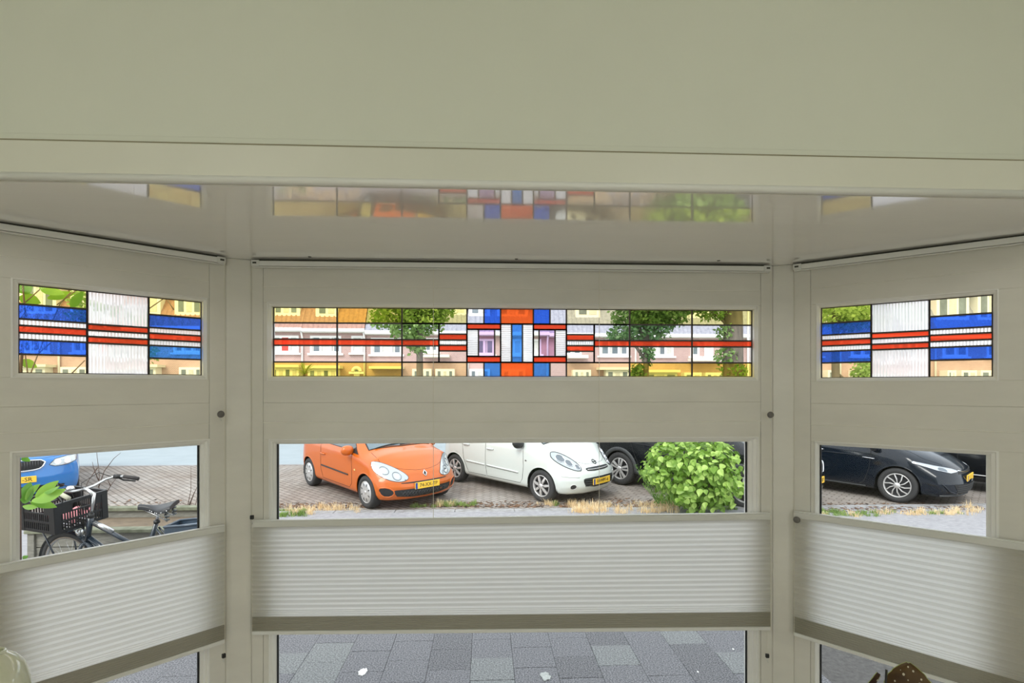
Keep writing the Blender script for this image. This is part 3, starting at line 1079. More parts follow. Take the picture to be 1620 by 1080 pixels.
        # arch liners
        for xa in (0, -wb):
            for sg in (-1, 1):
                y0, y1 = sg * (W / 2 - .045), sg * (W / 2 - .34)
                q = MB()
                pts0 = [(xa + (Ra + .012) * math.cos(PI * k / 20), (r + (Ra + .012) * math.sin(PI * k / 20))) for k in range(21)]
                pts0 = [(pts0[0][0], zb)] + pts0 + [(pts0[-1][0], zb)]
                q.grid([[(x, y0, z) for x, z in pts0], [(x, y1, z) for x, z in pts0]])
                q.poly([(x, y1, z) for x, z in pts0])
                q.build('wheel_well', 'well', c.root, local=True)
                # rolled lip
                lp = []
                for k in range(25):
                    an = -.12 + (PI + .24) * k / 24
                    x, z = xa + (Ra - .002) * math.cos(an), r + (Ra - .002) * math.sin(an)
                    hit = c.bvh.ray_cast(Vector((xa + (Ra + .012) * math.cos(an), sg * 3, max(zb + .03, r + (Ra + .012) * math.sin(an)))), Vector((0, -sg, 0)))
                    y = hit[0].y if hit[0] else sg * W / 2
                    if abs(y) < W / 2 - .3: y = sg * (W / 2 - .06)
                    lp.append((x, y - sg * .006, z))
                lw = P.get('lip', .010)
                MB().tube(lp, lw, 8, flat=P.get('lipflat', 1.0)).build('arch_lip', P.get('lipmat', c.paint), c.root, local=True, smooth=True)
    # ---- projection onto the shell
    def hit(c, view, a, b, off):
        if view == 'front':
            o, d = Vector((4, a, b)), Vector((-1, 0, 0))
        elif view == 'right':
            o, d = Vector((a, -3, b)), Vector((0, 1, 0))
        elif view == 'left':
            o, d = Vector((a, 3, b)), Vector((0, -1, 0))
        elif view == 'rear':
            o, d = Vector((-7, a, b)), Vector((1, 0, 0))
        else:
            o, d = Vector((a, b, 4)), Vector((0, 0, -1))
        h = c.bvh.ray_cast(o, d)
        if h[0] is None:
            n = c.bvh.find_nearest(o + d * 3)
            return n[0] - d * off
        nr = h[1]
        if nr.dot(d) > 0: nr = -nr
        return h[0] + (nr - d * .6).normalized() * off
    def patch(c, name, m, view, poly, off=.004, step=.04, parent=None, smooth=True):
        n = len(poly)
        dense = []
        for i in range(n):
            a, b = Vector(poly[i]), Vector(poly[(i + 1) % n])
            k = max(1, int((b - a).length / step))
            for j in range(k):
                dense.append(a + (b - a) * (j / k))
        nb = len(dense)
        xs = [p.x for p in dense]; ys = [p.y for p in dense]
        def inside(p):
            r = False
            j = nb - 1
            for i in range(nb):
                if (ys[i] > p[1]) != (ys[j] > p[1]) and p[0] < (xs[j] - xs[i]) * (p[1] - ys[i]) / (ys[j] - ys[i]) + xs[i]:
                    r = not r
                j = i
            return r
        pts = list(dense)
        x = min(xs) + step / 2
        while x < max(xs):
            y = min(ys) + step / 2
            while y < max(ys):
                if inside((x, y)): pts.append(Vector((x, y)))
                y += step
            x += step
        res = delaunay_2d_cdt(pts, [(i, (i + 1) % nb) for i in range(nb)], [], 1, 1e-5)
        q = MB()
        q.v = [tuple(c.hit(view, p.x, p.y, off)) for p in res[0]]
        q.f = [tuple(f) for f in res[2]]
        return q.build(name, m, parent or c.root, local=True, smooth=smooth)
    def line(c, name, m, view, pts, rad=.004, off=0.0, closed=False, step=.05, parent=None, n=6):
        out = []
        pts = list(pts)
        if closed: pts.append(pts[0])
        for a, b in zip(pts[:-1], pts[1:]):
            a, b = Vector(a), Vector(b)
            k = max(1, int((b - a).length / step))
            for j in range(k):
                p = a + (b - a) * (j / k)
                out.append(c.hit(view, p.x, p.y, off))
        if not closed:
            out.append(c.hit(view, pts[-1][0], pts[-1][1], off))
        return MB().tube(out, rad, n, closed=closed).build(name, m, parent or c.root, local=True, smooth=True)
    # ---- fittings
    def wheels(c, style):
        P = c.P
        for xa in (0, -P['wb']):
            for sg in (-1, 1):
                y = sg * (P['W'] / 2 - .02)
                r, w = P['r'], P.get('tw', .19)
                M = Matrix.Translation((xa, y, r)) @ Matrix.Scale(-1 if sg > 0 else 1, 4, (0, 1, 0))
                rr = r * P.get('rim', .66)
                prof = [(rr, .02), (rr + .01, 0), (r * .86, -.008), (r * .95, .004), (r * .985, .022), (r, .05), (r, w - .05), (r * .985, w - .02), (r * .9, w), (rr, w)]
                t = MB().lathe(prof, 40, M, 'Y').build('wheel', 'tyre', c.root, local=True, smooth=True)
                face = MB().lathe([(rr, .06), (rr * .5, .07), (0, .07)], 32, M, 'Y').build('rim_well', 'alloy_dark', t, local=True, smooth=True)
                MB().lathe([(rr, .03), (rr + .004, .006), (rr - .006, .002), (rr - .016, .012), (rr - .018, .05)], 40, M, 'Y').build('rim_edge', 'alloy', t, local=True, smooth=True)
                if style == 'cap':
                    prof = [(rr - .012, .010), (rr * .9, .000), (rr * .55, -.006), (rr * .2, -.002), (0, -.004)]
                    MB().lathe(prof, 36, M, 'Y').build('hubcap', 'hubcap', t, local=True, smooth=True)
                    for k in range(8):
                        an = 2 * PI * (k + .5) / 8
                        q = MB()
                        R_ = Matrix.Rotation(an, 4, 'Y')
                        sl = [Vector((rr * (.70 + .17 * math.cos(u)), -.0065 + .004 * (0), rr * .055 * math.sin(u))) for u in (2 * PI * j / 12 for j in range(12))]
                        q.poly([M @ (R_ @ p) for p in sl])
                        q.build('slot', 'trim_black', t, local=True)
                    MB().lathe([(rr * .17, -.004), (rr * .15, -.010), (0, -.011)], 16, M, 'Y').build('hub', 'alloy', t, local=True, smooth=True)
                else:
                    n, wi, wo, tw, dual = dict(six=(7, .36, .30, 0, 0), blade=(5, .55, 1.15, 0, 1), ten=(10, .13, .16, .42, 0), five=(5, .25, .30, 0, 0))[style]
                    for k in range(n):
                        an = 2 * PI * k / n + .15
                        q = MB()
                        A = []
                        for rad, wd, yy in ((rr * .16, wi * .45, -.002), (rr * .55, wi * .55 + wo * .1, -.006), (rr - .008, wo * .5, .006)):
                            tt = an + tw * (rad / rr)
                            for s in (-1, 1):
                                hw = wd * rr * .5
                                p = Vector((rad * math.cos(tt) - s * hw * math.sin(tt), yy, rad * math.sin(tt) + s * hw * math.cos(tt)))
                                A.append(p)
                        B = [p + Vector((0, .03, 0)) for p in A]
                        b0 = len(q.v)
                        q.v += [tuple(M @ p) for p in A + B]
                        for f in ((0, 2, 3, 1), (2, 4, 5, 3), (0, 6, 8, 2), (2, 8, 10, 4), (1, 3, 9, 7), (3, 5, 11, 9)):
                            q.f.append(f)
                        q.build('spoke', 'alloy', t, local=True, bevel=.003)
                        if dual:
                            q = MB()
                            tt = an
                            pl_ = []
                            for rad, hw in ((rr * .42, .03), (rr * .93, .075)):
                                for s in ((-1, 1) if rad < rr * .6 else (1, -1)):
                                    pl_.append(M @ Vector((rad * math.cos(tt) - s * hw * rr * math.sin(tt), -.0085 if rad < rr * .6 else .0005, rad * math.sin(tt) + s * hw * rr * math.cos(tt))))
                            q.poly(pl_)
                            q.build('spoke_inlay', 'alloy_dark', t, local=True)
                    MB().lathe([(rr * .24, .0), (rr * .2, -.010), (0, -.012)], 18, M, 'Y').build('hub', 'alloy', t, local=True, smooth=True)
                    for k in range(5):
                        an = 2 * PI * k / 5
                        MB().lathe([(.011, -.006), (.009, -.009), (0, -.009)], 8, M @ Matrix.Translation((rr * .30 * math.cos(an), 0, rr * .30 * math.sin(an))), 'Y').build('bolt', 'alloy_dark', t, local=True)
    def plate(c, z, s, y=0.0, w=.50, h=.11, tx=0.0, size=.088):
        p = c.hit('front', y, z, 0)
        x = max(c.hit('front', y + k * w * .45, z, 0).x for k in (-1, 0, 1)) + .012
        q = MB().box((x - .02, y - w / 2, z - h / 2), (x, y + w / 2, z + h / 2)).build('number_plate', 'plate_yellow', c.root, local=True, bevel=.004)
        q['label'] = 'yellow number plate'
        MB().box((x - .002, y - w / 2 + .003, z - h / 2 + .003), (x + .0012, y - w / 2 + .045, z + h / 2 - .003)).build('plate_band', 'plate_blue', q, local=True)
        if s:
            # lettering stands across the plate; it reads left to right for someone facing the car
            M = Matrix(((0, 0, 1, x + .0015), (1, 0, 0, y + .02 + tx), (0, 1, 0, z), (0, 0, 0, 1)))
            text('plate_lettering', s, size, M, 'plate_ink', q)
    def side_glass(c, poly, name='side_window'):
        for v in ('right', 'left'):
            c.patch(name, 'car_glass', v, poly, .003, .06)
            c.line('window_seal', 'trim_black', v, poly, .007, .001, True, .06)
    def mirror(c, x, z, m, sz=1.0):
        for sg, v in ((-1, 'right'), (1, 'left')):
            p = c.hit(v, x, z, 0)
            M = Matrix.Translation((p.x, p.y + sg * .10, p.z + .03)) @ Matrix.Diagonal((.075 * sz, .115 * sz, .085 * sz, 1))
            q = MB()
            q.lathe([(math.sin(PI * k / 10) ** .75, -math.cos(PI * k / 10)) for k in range(11)], 18, M)
            q.v = [(min(vx, p.x + .045) if False else vx, vy, vz) for vx, vy, vz in q.v]
            o = q.build('wing_mirror', m, c.root, local=True, smooth=True)
            MB().tube([(p.x, p.y - sg * .02, p.z - .01), (p.x, p.y + sg * .06, p.z + .005)], .026, 8).build('mirror_arm', 'trim_black', o, local=True, smooth=True)
            MB().lathe([(0, -.06 * sz), (.05 * sz, -.06 * sz)], 14, M @ Matrix.Diagonal((1 / (.075 * sz), 1 / (.115 * sz), 1 / (.085 * sz), 1)) @ Matrix.Rotation(PI / 2, 4, 'Y') @ Matrix.Diagonal((1.2, 1.8, 1, 1))).build('mirror_glass', 'chrome', o, local=True)
    def handle(c, x, z, m):
        for sg, v in ((-1, 'right'), (1, 'left')):
            pts = [c.hit(v, x + dx, z + dz, o) for dx, dz, o in ((-.10, 0, .0), (-.07, .004, .028), (.05, .004, .028), (.09, 0, .0))]
            MB().tube(pts, .013, 8).build('door_handle', m, c.root, local=True, smooth=True)
def ellipse(cx_, cy_, a, b, rot=0.0, n=22):
    out = []
    for k in range(n):
        u = 2 * PI * k / n
        x, y = a * math.cos(u), b * math.sin(u)
        out.append((cx_ + x * math.cos(rot) - y * math.sin(rot), cy_ + x * math.sin(rot) + y * math.cos(rot)))
    return out
def mir(poly):
    return [(-a, b) for a, b in reversed(poly)]
def rounded(poly, it=2):
    for _ in range(it):
        out = []
        n = len(poly)
        for i in range(n):
            a, b = poly[i], poly[(i + 1) % n]
            out.append((a[0] * .75 + b[0] * .25, a[1] * .75 + b[1] * .25))
            out.append((a[0] * .25 + b[0] * .75, a[1] * .25 + b[1] * .75))
        poly = out
    return poly

# ------------------------------------------------------------------ small orange hatchback
P = dict(W=1.66, wb=2.42, fo=.70, ro=.55, r=.287, zb=.20, gap=.045, cf=.34,
         top=[(-2.97, .95), (-2.9, 1.08), (-2.7, 1.34), (-2.2, 1.45), (-1.3, 1.47), (-.85, 1.40), (-.15, 1.00), (.15, .95), (.40, .87), (.58, .76), (.70, .64)],
         belt=[(-3, .95), (-.4, .86), (.2, .72), (.7, .50)], front=[(.2, .07), (.30, .01), (.42, 0), (.52, .035), (.62, .09), (.8, .16)])
oc = Car('orange_hatchback', 'small orange hatchback parked with its nose towards the window', (585, 803), (497, 768), P, 'paint_orange')
oc.wheels('cap')
hl = rounded([(-.30, .555), (-.46, .50), (-.66, .55), (-.775, .66), (-.79, .82), (-.70, .84), (-.54, .77), (-.38, .66)])
for pg in (hl, mir(hl)):
    h_ = oc.patch('headlight', 'lamp_lens', 'front', pg, .006, .03)
    oc.line('headlight_rim', 'alloy_dark', 'front', pg, .004, .005, True, .03, h_)
    s_ = -1 if pg is hl else 1
    for cy_, cz_, rr_ in ((-.50, .60, .062), (-.645, .69, .06)):
        oc.line('lamp_ring', 'lamp_inner', 'front', ellipse(s_ * -cy_ if s_ > 0 else cy_, cz_, rr_, rr_), .006, .008, True, .03, h_)
        oc.patch('lamp_bowl', 'chrome', 'front', ellipse(s_ * -cy_ if s_ > 0 else cy_, cz_, rr_ * .6, rr_ * .6), .009, .03, h_)
oc.patch('upper_slot', 'trim_black', 'front', rounded([(-.45, .475), (.45, .475), (.47, .498), (-.47, .498)], 1), .004)
gr_ = oc.patch('grille', 'trim_black', 'front', rounded([(-.50, .235), (.50, .235), (.60, .36), (.52, .385), (-.52, .385), (-.60, .36)], 1), .005)
for k in range(17):
    y = -.44 + k * .055
    oc.line('grille_bar', 'cladding', 'front', [(y - .03, .265), (y + .03, .35)], .0035, .008, parent=gr_)
    oc.line('grille_bar', 'cladding', 'front', [(y + .03, .265), (y - .03, .35)], .0035, .008, parent=gr_)
fv = rounded([(-.60, .26), (-.735, .27), (-.80, .42), (-.66, .43), (-.56, .35)], 1)
for pg in (fv, mir(fv)):
    oc.patch('bumper_vent', 'trim_black', 'front', pg, .004, .03)
    oc.line('vent_rim', 'paint_orange', 'front', pg, .012, .002, True, .03)
oc.line('bonnet_seam', 'seam', 'front', [(-.70, .80), (-.55, .745), (-.36, .70), (-.15, .672), (.0, .668), (.15, .672), (.36, .70), (.55, .745), (.70, .80)], .003, 0)
for sg in (-1, 1):
    oc.line('bonnet_seam', 'seam', 'top', [(.34, sg * .64), (.12, sg * .66), (-.12, sg * .63)], .003, 0)
dia = [(0, .655), (.036, .608), (0, .561), (-.036, .608)]
b_ = oc.line('badge', 'chrome', 'front', dia, .009, .006, True, .02)
oc.patch('badge_field', 'trim_black', 'front', [(0, .64), (.024, .608), (0, .576), (-.024, .608)], .004, .02, b_)
oc.plate(.425, '74-XX-TP')
ws = [(-.78, -.60), (-.78, .60), (-.17, .70), (-.17, -.70)]
oc.patch('windscreen', 'screen_glass', 'top', [(-.80, -.53), (-.80, .53), (-.20, .62), (-.16, 0), (-.20, -.62)], .004, .08)
oc.line('screen_seal', 'trim_black', 'top', [(-.80, -.53), (-.20, -.63), (-.15, -.3), (-.13, 0), (-.15, .3), (-.20, .63), (-.80, .53)], .012, .002)
for a, b in (((-.17, -.52), (-.22, .10)), ((-.17, -.02), (-.25, .55))):
    oc.line('wiper', 'trim_black', 'top', [a, b], .010, .016)
oc.side_glass([(-.52, .95), (-.42, .99), (-.92, 1.32), (-1.70, 1.36), (-1.74, .98)])
oc.side_glass([(-1.86, .99), (-1.82, 1.36), (-2.45, 1.32), (-2.62, 1.10)])
for v in ('right', 'left'):
    oc.patch('quarter_panel', 'trim_black', v, [(-.50, .92), (-.28, .90), (-.46, 1.02)], .006, .04)
    oc.line('door_seam', 'seam', v, [(-.50, .90), (-.47, .60), (-.50, .36), (-.60, .28), (-1.72, .28), (-1.80, .45), (-1.80, .95)], .004, 0)
    oc.line('side_strip', 'trim_black', v, [(-.62, .505), (-1.76, .53)], .014, .004)
    oc.patch('indicator', 'amber', v, ellipse(-.36, .63, .028, .016), .005, .02)
oc.mirror(-.52, .93, 'paint_orange', 1.05)
oc.handle(-1.68, .76, 'paint_orange')

# ------------------------------------------------------------------ white supermini
P = dict(W=1.665, wb=2.45, fo=.76, ro=.57, r=.296, zb=.20, gap=.05, cf=.38,
         top=[(-3.02, .95), (-2.95, 1.10), (-2.7, 1.38), (-2.2, 1.49), (-1.3, 1.51), (-.75, 1.44), (-.05, 1.06), (.25, 1.00), (.50, .88), (.66, .75), (.76, .62)],
         belt=[(-3, .98), (-.4, .92), (.2, .78), (.76, .50)], front=[(.2, .08), (.32, .01), (.44, 0), (.55, .03), (.66, .09), (.85, .18)])
wc = Car('white_hatchback', 'small white hatchback parked between the orange car and the black one', (860, 793), (724, 761), P, 'paint_white')
wc.wheels('six')
hl = rounded(ellipse(-.575, .765, .215, .105, math.radians(-40)), 1)
for pg in (hl, mir(hl)):
    h_ = wc.patch('headlight', 'lamp_lens', 'front', pg, .006, .03)
    wc.line('headlight_rim', 'alloy_dark', 'front', pg, .007, .006, True, .03, h_)
    s_ = -1 if pg is hl else 1
    for cy_, cz_, rr_ in ((.63, .815, .062), (.545, .735, .052), (.45, .665, .04)):
        wc.patch('lamp_bowl', 'lamp_inner', 'front', ellipse(s_ * cy_, cz_, rr_, rr_), .008, .03, h_)
        wc.line('lamp_ring', 'chrome', 'front', ellipse(s_ * cy_, cz_, rr_, rr_), .007, .009, True, .03, h_)
gu = rounded([(-.30, .585), (.30, .585), (.34, .635), (.25, .648), (-.25, .648), (-.34, .635)], 1)
wc.patch('upper_grille', 'trim_black', 'front', gu, .005)
wc.line('grille_bar', 'alloy', 'front', [(-.30, .617), (0, .612), (.30, .617)], .007, .008)
gl = rounded([(-.38, .31), (.38, .31), (.45, .45), (.38, .485), (-.38, .485), (-.45, .45)], 1)
g_ = wc.patch('lower_grille', 'trim_black', 'front', gl, .005)
for k in range(4):
    wc.line('grille_bar', 'cladding', 'front', [(-.40, .335 + k * .04), (.40, .335 + k * .04)], .005, .008, parent=g_)
for sg in (-1, 1):
    f_ = wc.patch('fog_light', 'trim_black', 'front', ellipse(sg * .60, .335, .045, .042), .004, .03)
    wc.line('fog_rim', 'alloy', 'front', ellipse(sg * .60, .335, .047, .044), .005, .004, True, .03, f_)
    wc.line('bumper_crease', 'paint_white', 'front', [(sg * .50, .50), (sg * .66, .515), (sg * .76, .53)], .008, .002)
    wc.line('bonnet_seam', 'seam', 'top', [(.42, sg * .60), (.2, sg * .655), (-.08, sg * .64)], .003, 0)
wc.line('bonnet_seam', 'seam', 'front', [(-.60, .86), (-.45, .76), (-.25, .705), (0, .692), (.25, .705), (.45, .76), (.60, .86)], .003, 0)
b_ = wc.line('badge', 'alloy_dark', 'front', ellipse(0, .668 + .05, .040, .034), .007, .006, True, .02)
wc.line('badge_bar', 'alloy_dark', 'front', [(-.058, .718), (.058, .718)], .008, .009, parent=b_)
wc.plate(.40, '04-HPF-6')
wc.patch('windscreen', 'screen_glass', 'top', [(-.70, -.53), (-.70, .53), (-.10, .62), (-.06, 0), (-.10, -.62)], .004, .08)
wc.line('screen_seal', 'trim_black', 'top', [(-.70, -.53), (-.10, -.63), (-.05, -.3), (-.03, 0), (-.05, .3), (-.10, .63), (-.70, .53)], .012, .002)
wc.side_glass([(-.50, 1.02), (-.85, 1.35), (-1.40, 1.39), (-1.42, 1.02)])
wc.side_glass([(-1.52, 1.02), (-1.50, 1.39), (-2.25, 1.36), (-2.45, 1.12), (-2.20, 1.02)])
for v in ('right', 'left'):
    wc.line('door_seam', 'seam', v, [(-.44, .98), (-.42, .60), (-.46, .36), (-.52, .28), (-1.44, .28), (-1.47, .50), (-1.47, 1.0)], .004, 0)
    wc.line('door_seam', 'seam', v, [(-1.47, .28), (-2.0, .28), (-2.14, .55), (-2.2, .98)], .004, 0)
    wc.line('side_strip', 'paint_white', v, [(-.56, .475), (-1.44, .50)], .016, .004)
    wc.line('side_strip', 'paint_white', v, [(-1.50, .50), (-2.06, .515)], .016, .004)
    wc.line('side_strip_shadow', 'cladding', v, [(-.56, .458), (-1.44, .483)], .004, .004)
    wc.patch('indicator', 'lamp_inner', v, ellipse(-.36, .72, .022, .014), .005, .02)
wc.mirror(-.50, 1.0, 'trim_black', 1.1)
wc.handle(-1.33, .83, 'paint_white')
wc.handle(-2.05, .85, 'paint_white')

# ------------------------------------------------------------------ black crossover behind the bush
P = dict(W=1.80, wb=2.65, fo=.88, ro=.88, r=.345, zb=.25, gap=.07, cf=.30, rim=.64, lip=.045, lipmat='cladding', lipflat=.5, tw=.21,
         top=[(-3.53, 1.0), (-3.45, 1.2), (-3.1, 1.48), (-2.4, 1.60), (-1.4, 1.61), (-.8, 1.50), (-.05, 1.14), (.3, 1.08), (.6, 1.0), (.88, .82)],
         belt=[(-3.6, 1.06), (-.4, 1.0), (.2, .9), (.88, .66)], front=[(.25, .06), (.4, .01), (.55, 0), (.75, .04), (1.0, .12)])
hd = math.atan2(-2.14, 1.74)
def from_rear(px, P_, head):
    """photo point of the near front wheel when only the rear one can be seen"""
    d = ray(*px)
    k = (-.17 - SLOPE * 9.5 - CAM_H) / (d.z - SLOPE * d.y)
    p = EYE + d * k + Vector((math.cos(head), math.sin(head), 0)) * P_['wb']
    p.z = park_z(p.y)
    q = p - EYE
    f = q.dot(FWD)
    return (810 + FOC * q.dot(RGT) / f, HORIZON - FOC * q.z / f)
sv = Car('black_crossover', 'black crossover standing behind the leafy green bush', from_rear((983, 766), P, hd), hd, P, 'paint_black')
sv.wheels('blade')
sv.plate(.52, '07', tx=.15)
gs = rounded([(-.42, .62), (.42, .62), (.50, .80), (-.50, .80)], 1)
sv.patch('grille', 'trim_black', 'front', gs, .005)
sv.line('grille_frame', 'chrome', 'front', [(-.50, .82), (-.28, .64), (.28, .64), (.50, .82)], .014, .006)
hl = rounded([(-.52, .76), (-.80, .80), (-.84, .90), (-.60, .87)], 1)
for pg in (hl, mir(hl)):
    sv.patch('headlight', 'lamp_lens', 'front', pg, .006, .03)
sv.patch('windscreen', 'car_glass', 'top', [(-.72, -.58), (-.72, .58), (-.10, .68), (-.06, 0), (-.10, -.68)], .004, .08)
sv.side_glass([(-.45, 1.10), (-.88, 1.43), (-1.50, 1.47), (-1.52, 1.09)])
sv.side_glass([(-1.62, 1.09), (-1.60, 1.47), (-2.5, 1.46), (-2.9, 1.22), (-2.6, 1.10)])
for v in ('right', 'left'):
    sv.line('sill_cladding', 'cladding', v, [(-.44, .33), (-2.2, .33)], .05, -.01)
    sv.line('door_seam', 'seam', v, [(-.50, 1.05), (-.47, .60), (-.52, .36), (-1.54, .36), (-1.56, 1.07)], .004, 0)
    sv.line('door_seam', 'seam', v, [(-1.56, .36), (-2.1, .38), (-2.3, .75), (-2.4, 1.07)], .004, 0)
    sv.line('shoulder_crease', 'paint_black', v, [(-.1, .88), (-1.2, .86), (-2.3, .92), (-3.1, .98)], .012, 0)
sv.mirror(-.50, 1.06, 'paint_black', 1.15)
sv.handle(-1.40, .90, 'chrome')

# ------------------------------------------------------------------ dark blue-black hatchback on the right
P = dict(W=1.76, wb=2.60, fo=.93, ro=.80, r=.318, zb=.19, gap=.045, cf=.36, rim=.68,
         top=[(-3.4, .95), (-3.3, 1.12), (-2.9, 1.36), (-2.2, 1.46), (-1.3, 1.48), (-.75, 1.40), (.10, 1.00), (.40, .93), (.65, .85), (.82, .76), (.93, .66)],
         belt=[(-3.4, .98), (-.4, .90), (.3, .76), (.93, .52)], front=[(.19, .10), (.26, .02), (.42, 0), (.56, .05), (.68, .10), (.9, .2)])
ac = Car('dark_hatchback', 'dark blue-black hatchback seen from the side through the right window', (1420, 794), hd, P, 'paint_navy')
ac.wheels('ten')
hl = [(-.42, .635), (-.60, .615), (-.74, .66), (-.86, .76), (-.85, .785), (-.70, .725), (-.50, .675)]
for pg in (hl, mir(hl)):
    h_ = ac.patch('headlight', 'lamp_lens', 'front', pg, .006, .03)
    ac.line('headlight_trim', 'chrome', 'front', pg[:], .005, .006, True, .03, h_)
    s_ = -1 if pg is hl else 1
    ac.patch('lamp_bowl', 'lamp_inner', 'front', ellipse(s_ * .66, .665, .05, .035), .009, .03, h_)
ac.line('badge_bar', 'chrome', 'front', [(-.42, .645), (-.2, .615), (0, .605), (.2, .615), (.42, .645)], .010, .006)
ac.patch('upper_grille', 'trim_black', 'front', [(-.44, .585), (.44, .585), (.40, .635), (-.40, .635)], .004)
gl = [(-.50, .26), (.50, .26), (.62, .42), (-.62, .42)]
g_ = ac.patch('lower_grille', 'trim_black', 'front', gl, .005)
for k in range(4):
    ac.line('grille_bar', 'cladding', 'front', [(-.54, .285 + k * .035), (.54, .285 + k * .035)], .005, .007, parent=g_)
for sg in (-1, 1):
    ac.line('bumper_blade', 'paint_navy', 'front', [(sg * .80, .44), (sg * .68, .30), (sg * .50, .245)], .014, .006)
ac.line('bumper_lip', 'cladding', 'front', [(-.78, .225), (-.4, .215), (0, .215), (.4, .215), (.78, .225)], .02, .004)
ac.plate(.50, '', w=.50)
ac.patch('windscreen', 'screen_glass', 'top', [(-.66, -.54), (-.66, .54), (.04, .66), (.09, 0), (.04, -.66)], .004, .08)
ac.side_glass([(-.36, .98), (-.80, 1.31), (-1.42, 1.36), (-1.44, 1.0)])
ac.side_glass([(-1.54, 1.0), (-1.52, 1.36), (-2.3, 1.33), (-2.6, 1.12), (-2.4, 1.02)])
for v in ('right', 'left'):
    ac.line('door_seam', 'seam', v, [(-.42, .95), (-.44, .60), (-.52, .34), (-.60, .26), (-1.46, .26), (-1.48, .98)], .004, 0)
    ac.line('door_seam', 'seam', v, [(-1.48, .26), (-2.1, .26), (-2.25, .60), (-2.3, .98)], .004, 0)
    ac.line('side_strip', 'chrome', v, [(-.36, .765), (-.56, .775)], .010, .006)
    ac.line('shoulder_crease', 'paint_navy', v, [(-.3, .80), (-1.2, .80), (-2.3, .84)], .010, 0)
    ac.line('sill_strip', 'cladding', v, [(-.50, .235), (-2.15, .235)], .012, .004)
ac.mirror(-.34, .97, 'paint_navy', 1.1)
ac.handle(-1.32, .84, 'chrome')
for sg in (-1, 1):
    ac.line('bonnet_seam', 'seam', 'top', [(.60, sg * .56), (.35, sg * .68), (.0, sg * .69)], .003, 0)

# ------------------------------------------------------------------ black car at the far right
P = dict(W=1.78, wb=2.62, fo=.88, ro=.85, r=.32, zb=.21, gap=.05, cf=.30,
         top=[(-3.47, .98), (-3.4, 1.15), (-3.0, 1.40), (-2.2, 1.50), (-1.3, 1.52), (-.75, 1.44), (0, 1.04), (.4, .97), (.7, .88), (.88, .74)],
         belt=[(-3.5, 1.0), (-.4, .93), (.3, .8), (.88, .55)], front=[(.2, .08), (.4, 0), (.6, .04), (.9, .16)])
bc = Car('black_car', 'black car mostly hidden beyond the nose of the dark hatchback', (1680, 797), hd, P, 'paint_black')
bc.wheels('five')
bc.plate(.48, '')
bc.patch('windscreen', 'car_glass', 'top', [(-.66, -.56), (-.66, .56), (-.05, .66), (0, 0), (-.05, -.66)], .004, .08)
bc.side_glass([(-.42, 1.02), (-.82, 1.35), (-1.45, 1.40), (-1.47, 1.02)])
bc.side_glass([(-1.57, 1.02), (-1.55, 1.40), (-2.4, 1.38), (-2.7, 1.12)])
bc.patch('grille', 'trim_black', 'front', [(-.5, .30), (.5, .30), (.5, .42), (-.5, .42)], .005)
for sg in (-1, 1):
    bc.patch('headlight', 'lamp_lens', 'front', ellipse(sg * .66, .72, .15, .06), .006, .03)
for v in ('right', 'left'):
    bc.line('door_seam', 'seam', v, [(-.48, .98), (-.46, .3), (-1.5, .3), (-1.5, 1.0)], .004, 0)
    bc.line('sill_strip', 'alloy', v, [(-.50, .36), (-2.15, .36)], .010, .004)
bc.mirror(-.45, 1.0, 'paint_black', 1.1)

# ------------------------------------------------------------------ blue estate at the far left
P = dict(W=1.81, wb=2.68, fo=.90, ro=1.05, r=.316, zb=.20, gap=.05, cf=.30,
         top=[(-3.73, .98), (-3.6, 1.2), (-3.3, 1.42), (-2.2, 1.47), (-1.3, 1.47), (-.75, 1.40), (.05, 1.03), (.45, .97), (.75, .90), (.90, .80)],
         belt=[(-3.7, 1.0), (-.4, .92), (.3, .82), (.90, .64)], front=[(.2, .08), (.35, .01), (.5, 0), (.65, .03), (.8, .06), (1.0, .14)])
_d = ray(28, 745)
_k = 9.6
_p = EYE + _d * _k
_h = Vector((math.cos(hd), math.sin(hd), 0))
_left = Vector((-_h.y, _h.x, 0))
_near = _p - _h * P['fo'] - _left * (P['W'] / 2 - .10)
_near.z = park_z(_near.y)
_q = _near - EYE
_npx = (810 + FOC * _q.dot(RGT) / _q.dot(FWD), HORIZON - FOC * _q.z / _q.dot(FWD))
bl = Car('blue_estate', 'bright blue car nosing in behind the bicycle crate', _npx, hd, P, 'paint_blue')
bl.wheels('five')
gp = rounded([(-.40, .79), (-.34, .66), (-.20, .63), (.20, .63), (.34, .66), (.40, .79), (.10, .805), (-.10, .805)], 1)
g_ = bl.patch('grille', 'trim_black', 'front', gp, .004)
bl.line('grille_frame', 'chrome', 'front', gp, .014, .008, True, .04, g_)
for k in range(-9, 10):
    y = k * .036
    bl.line('grille_slat', 'alloy_dark', 'front', [(y, .648 + .03 * (abs(k) / 9) ** 2), (y, .79)], .009, .012, parent=g_)
hl = [(.44, .70), (.52, .665), (.70, .67), (.84, .72), (.86, .80), (.70, .81), (.52, .785)]
for pg in (hl, mir(hl)):
    h_ = bl.patch('headlight', 'lamp_lens', 'front', pg, .006, .03)
    bl.line('headlight_rim', 'alloy_dark', 'front', pg, .005, .006, True, .03, h_)
    s_ = 1 if pg is hl else -1
    for cy_ in (.56, .70):
        bl.patch('lamp_bowl', 'chrome', 'front', ellipse(s_ * cy_, .735, .05, .045), .009, .03, h_)
bl.patch('lower_grille', 'trim_black', 'front', rounded([(-.62, .24), (.62, .24), (.66, .36), (-.66, .36)], 1), .004)
bl.plate(.485, '-SR', tx=.115, w=.52, size=.10)
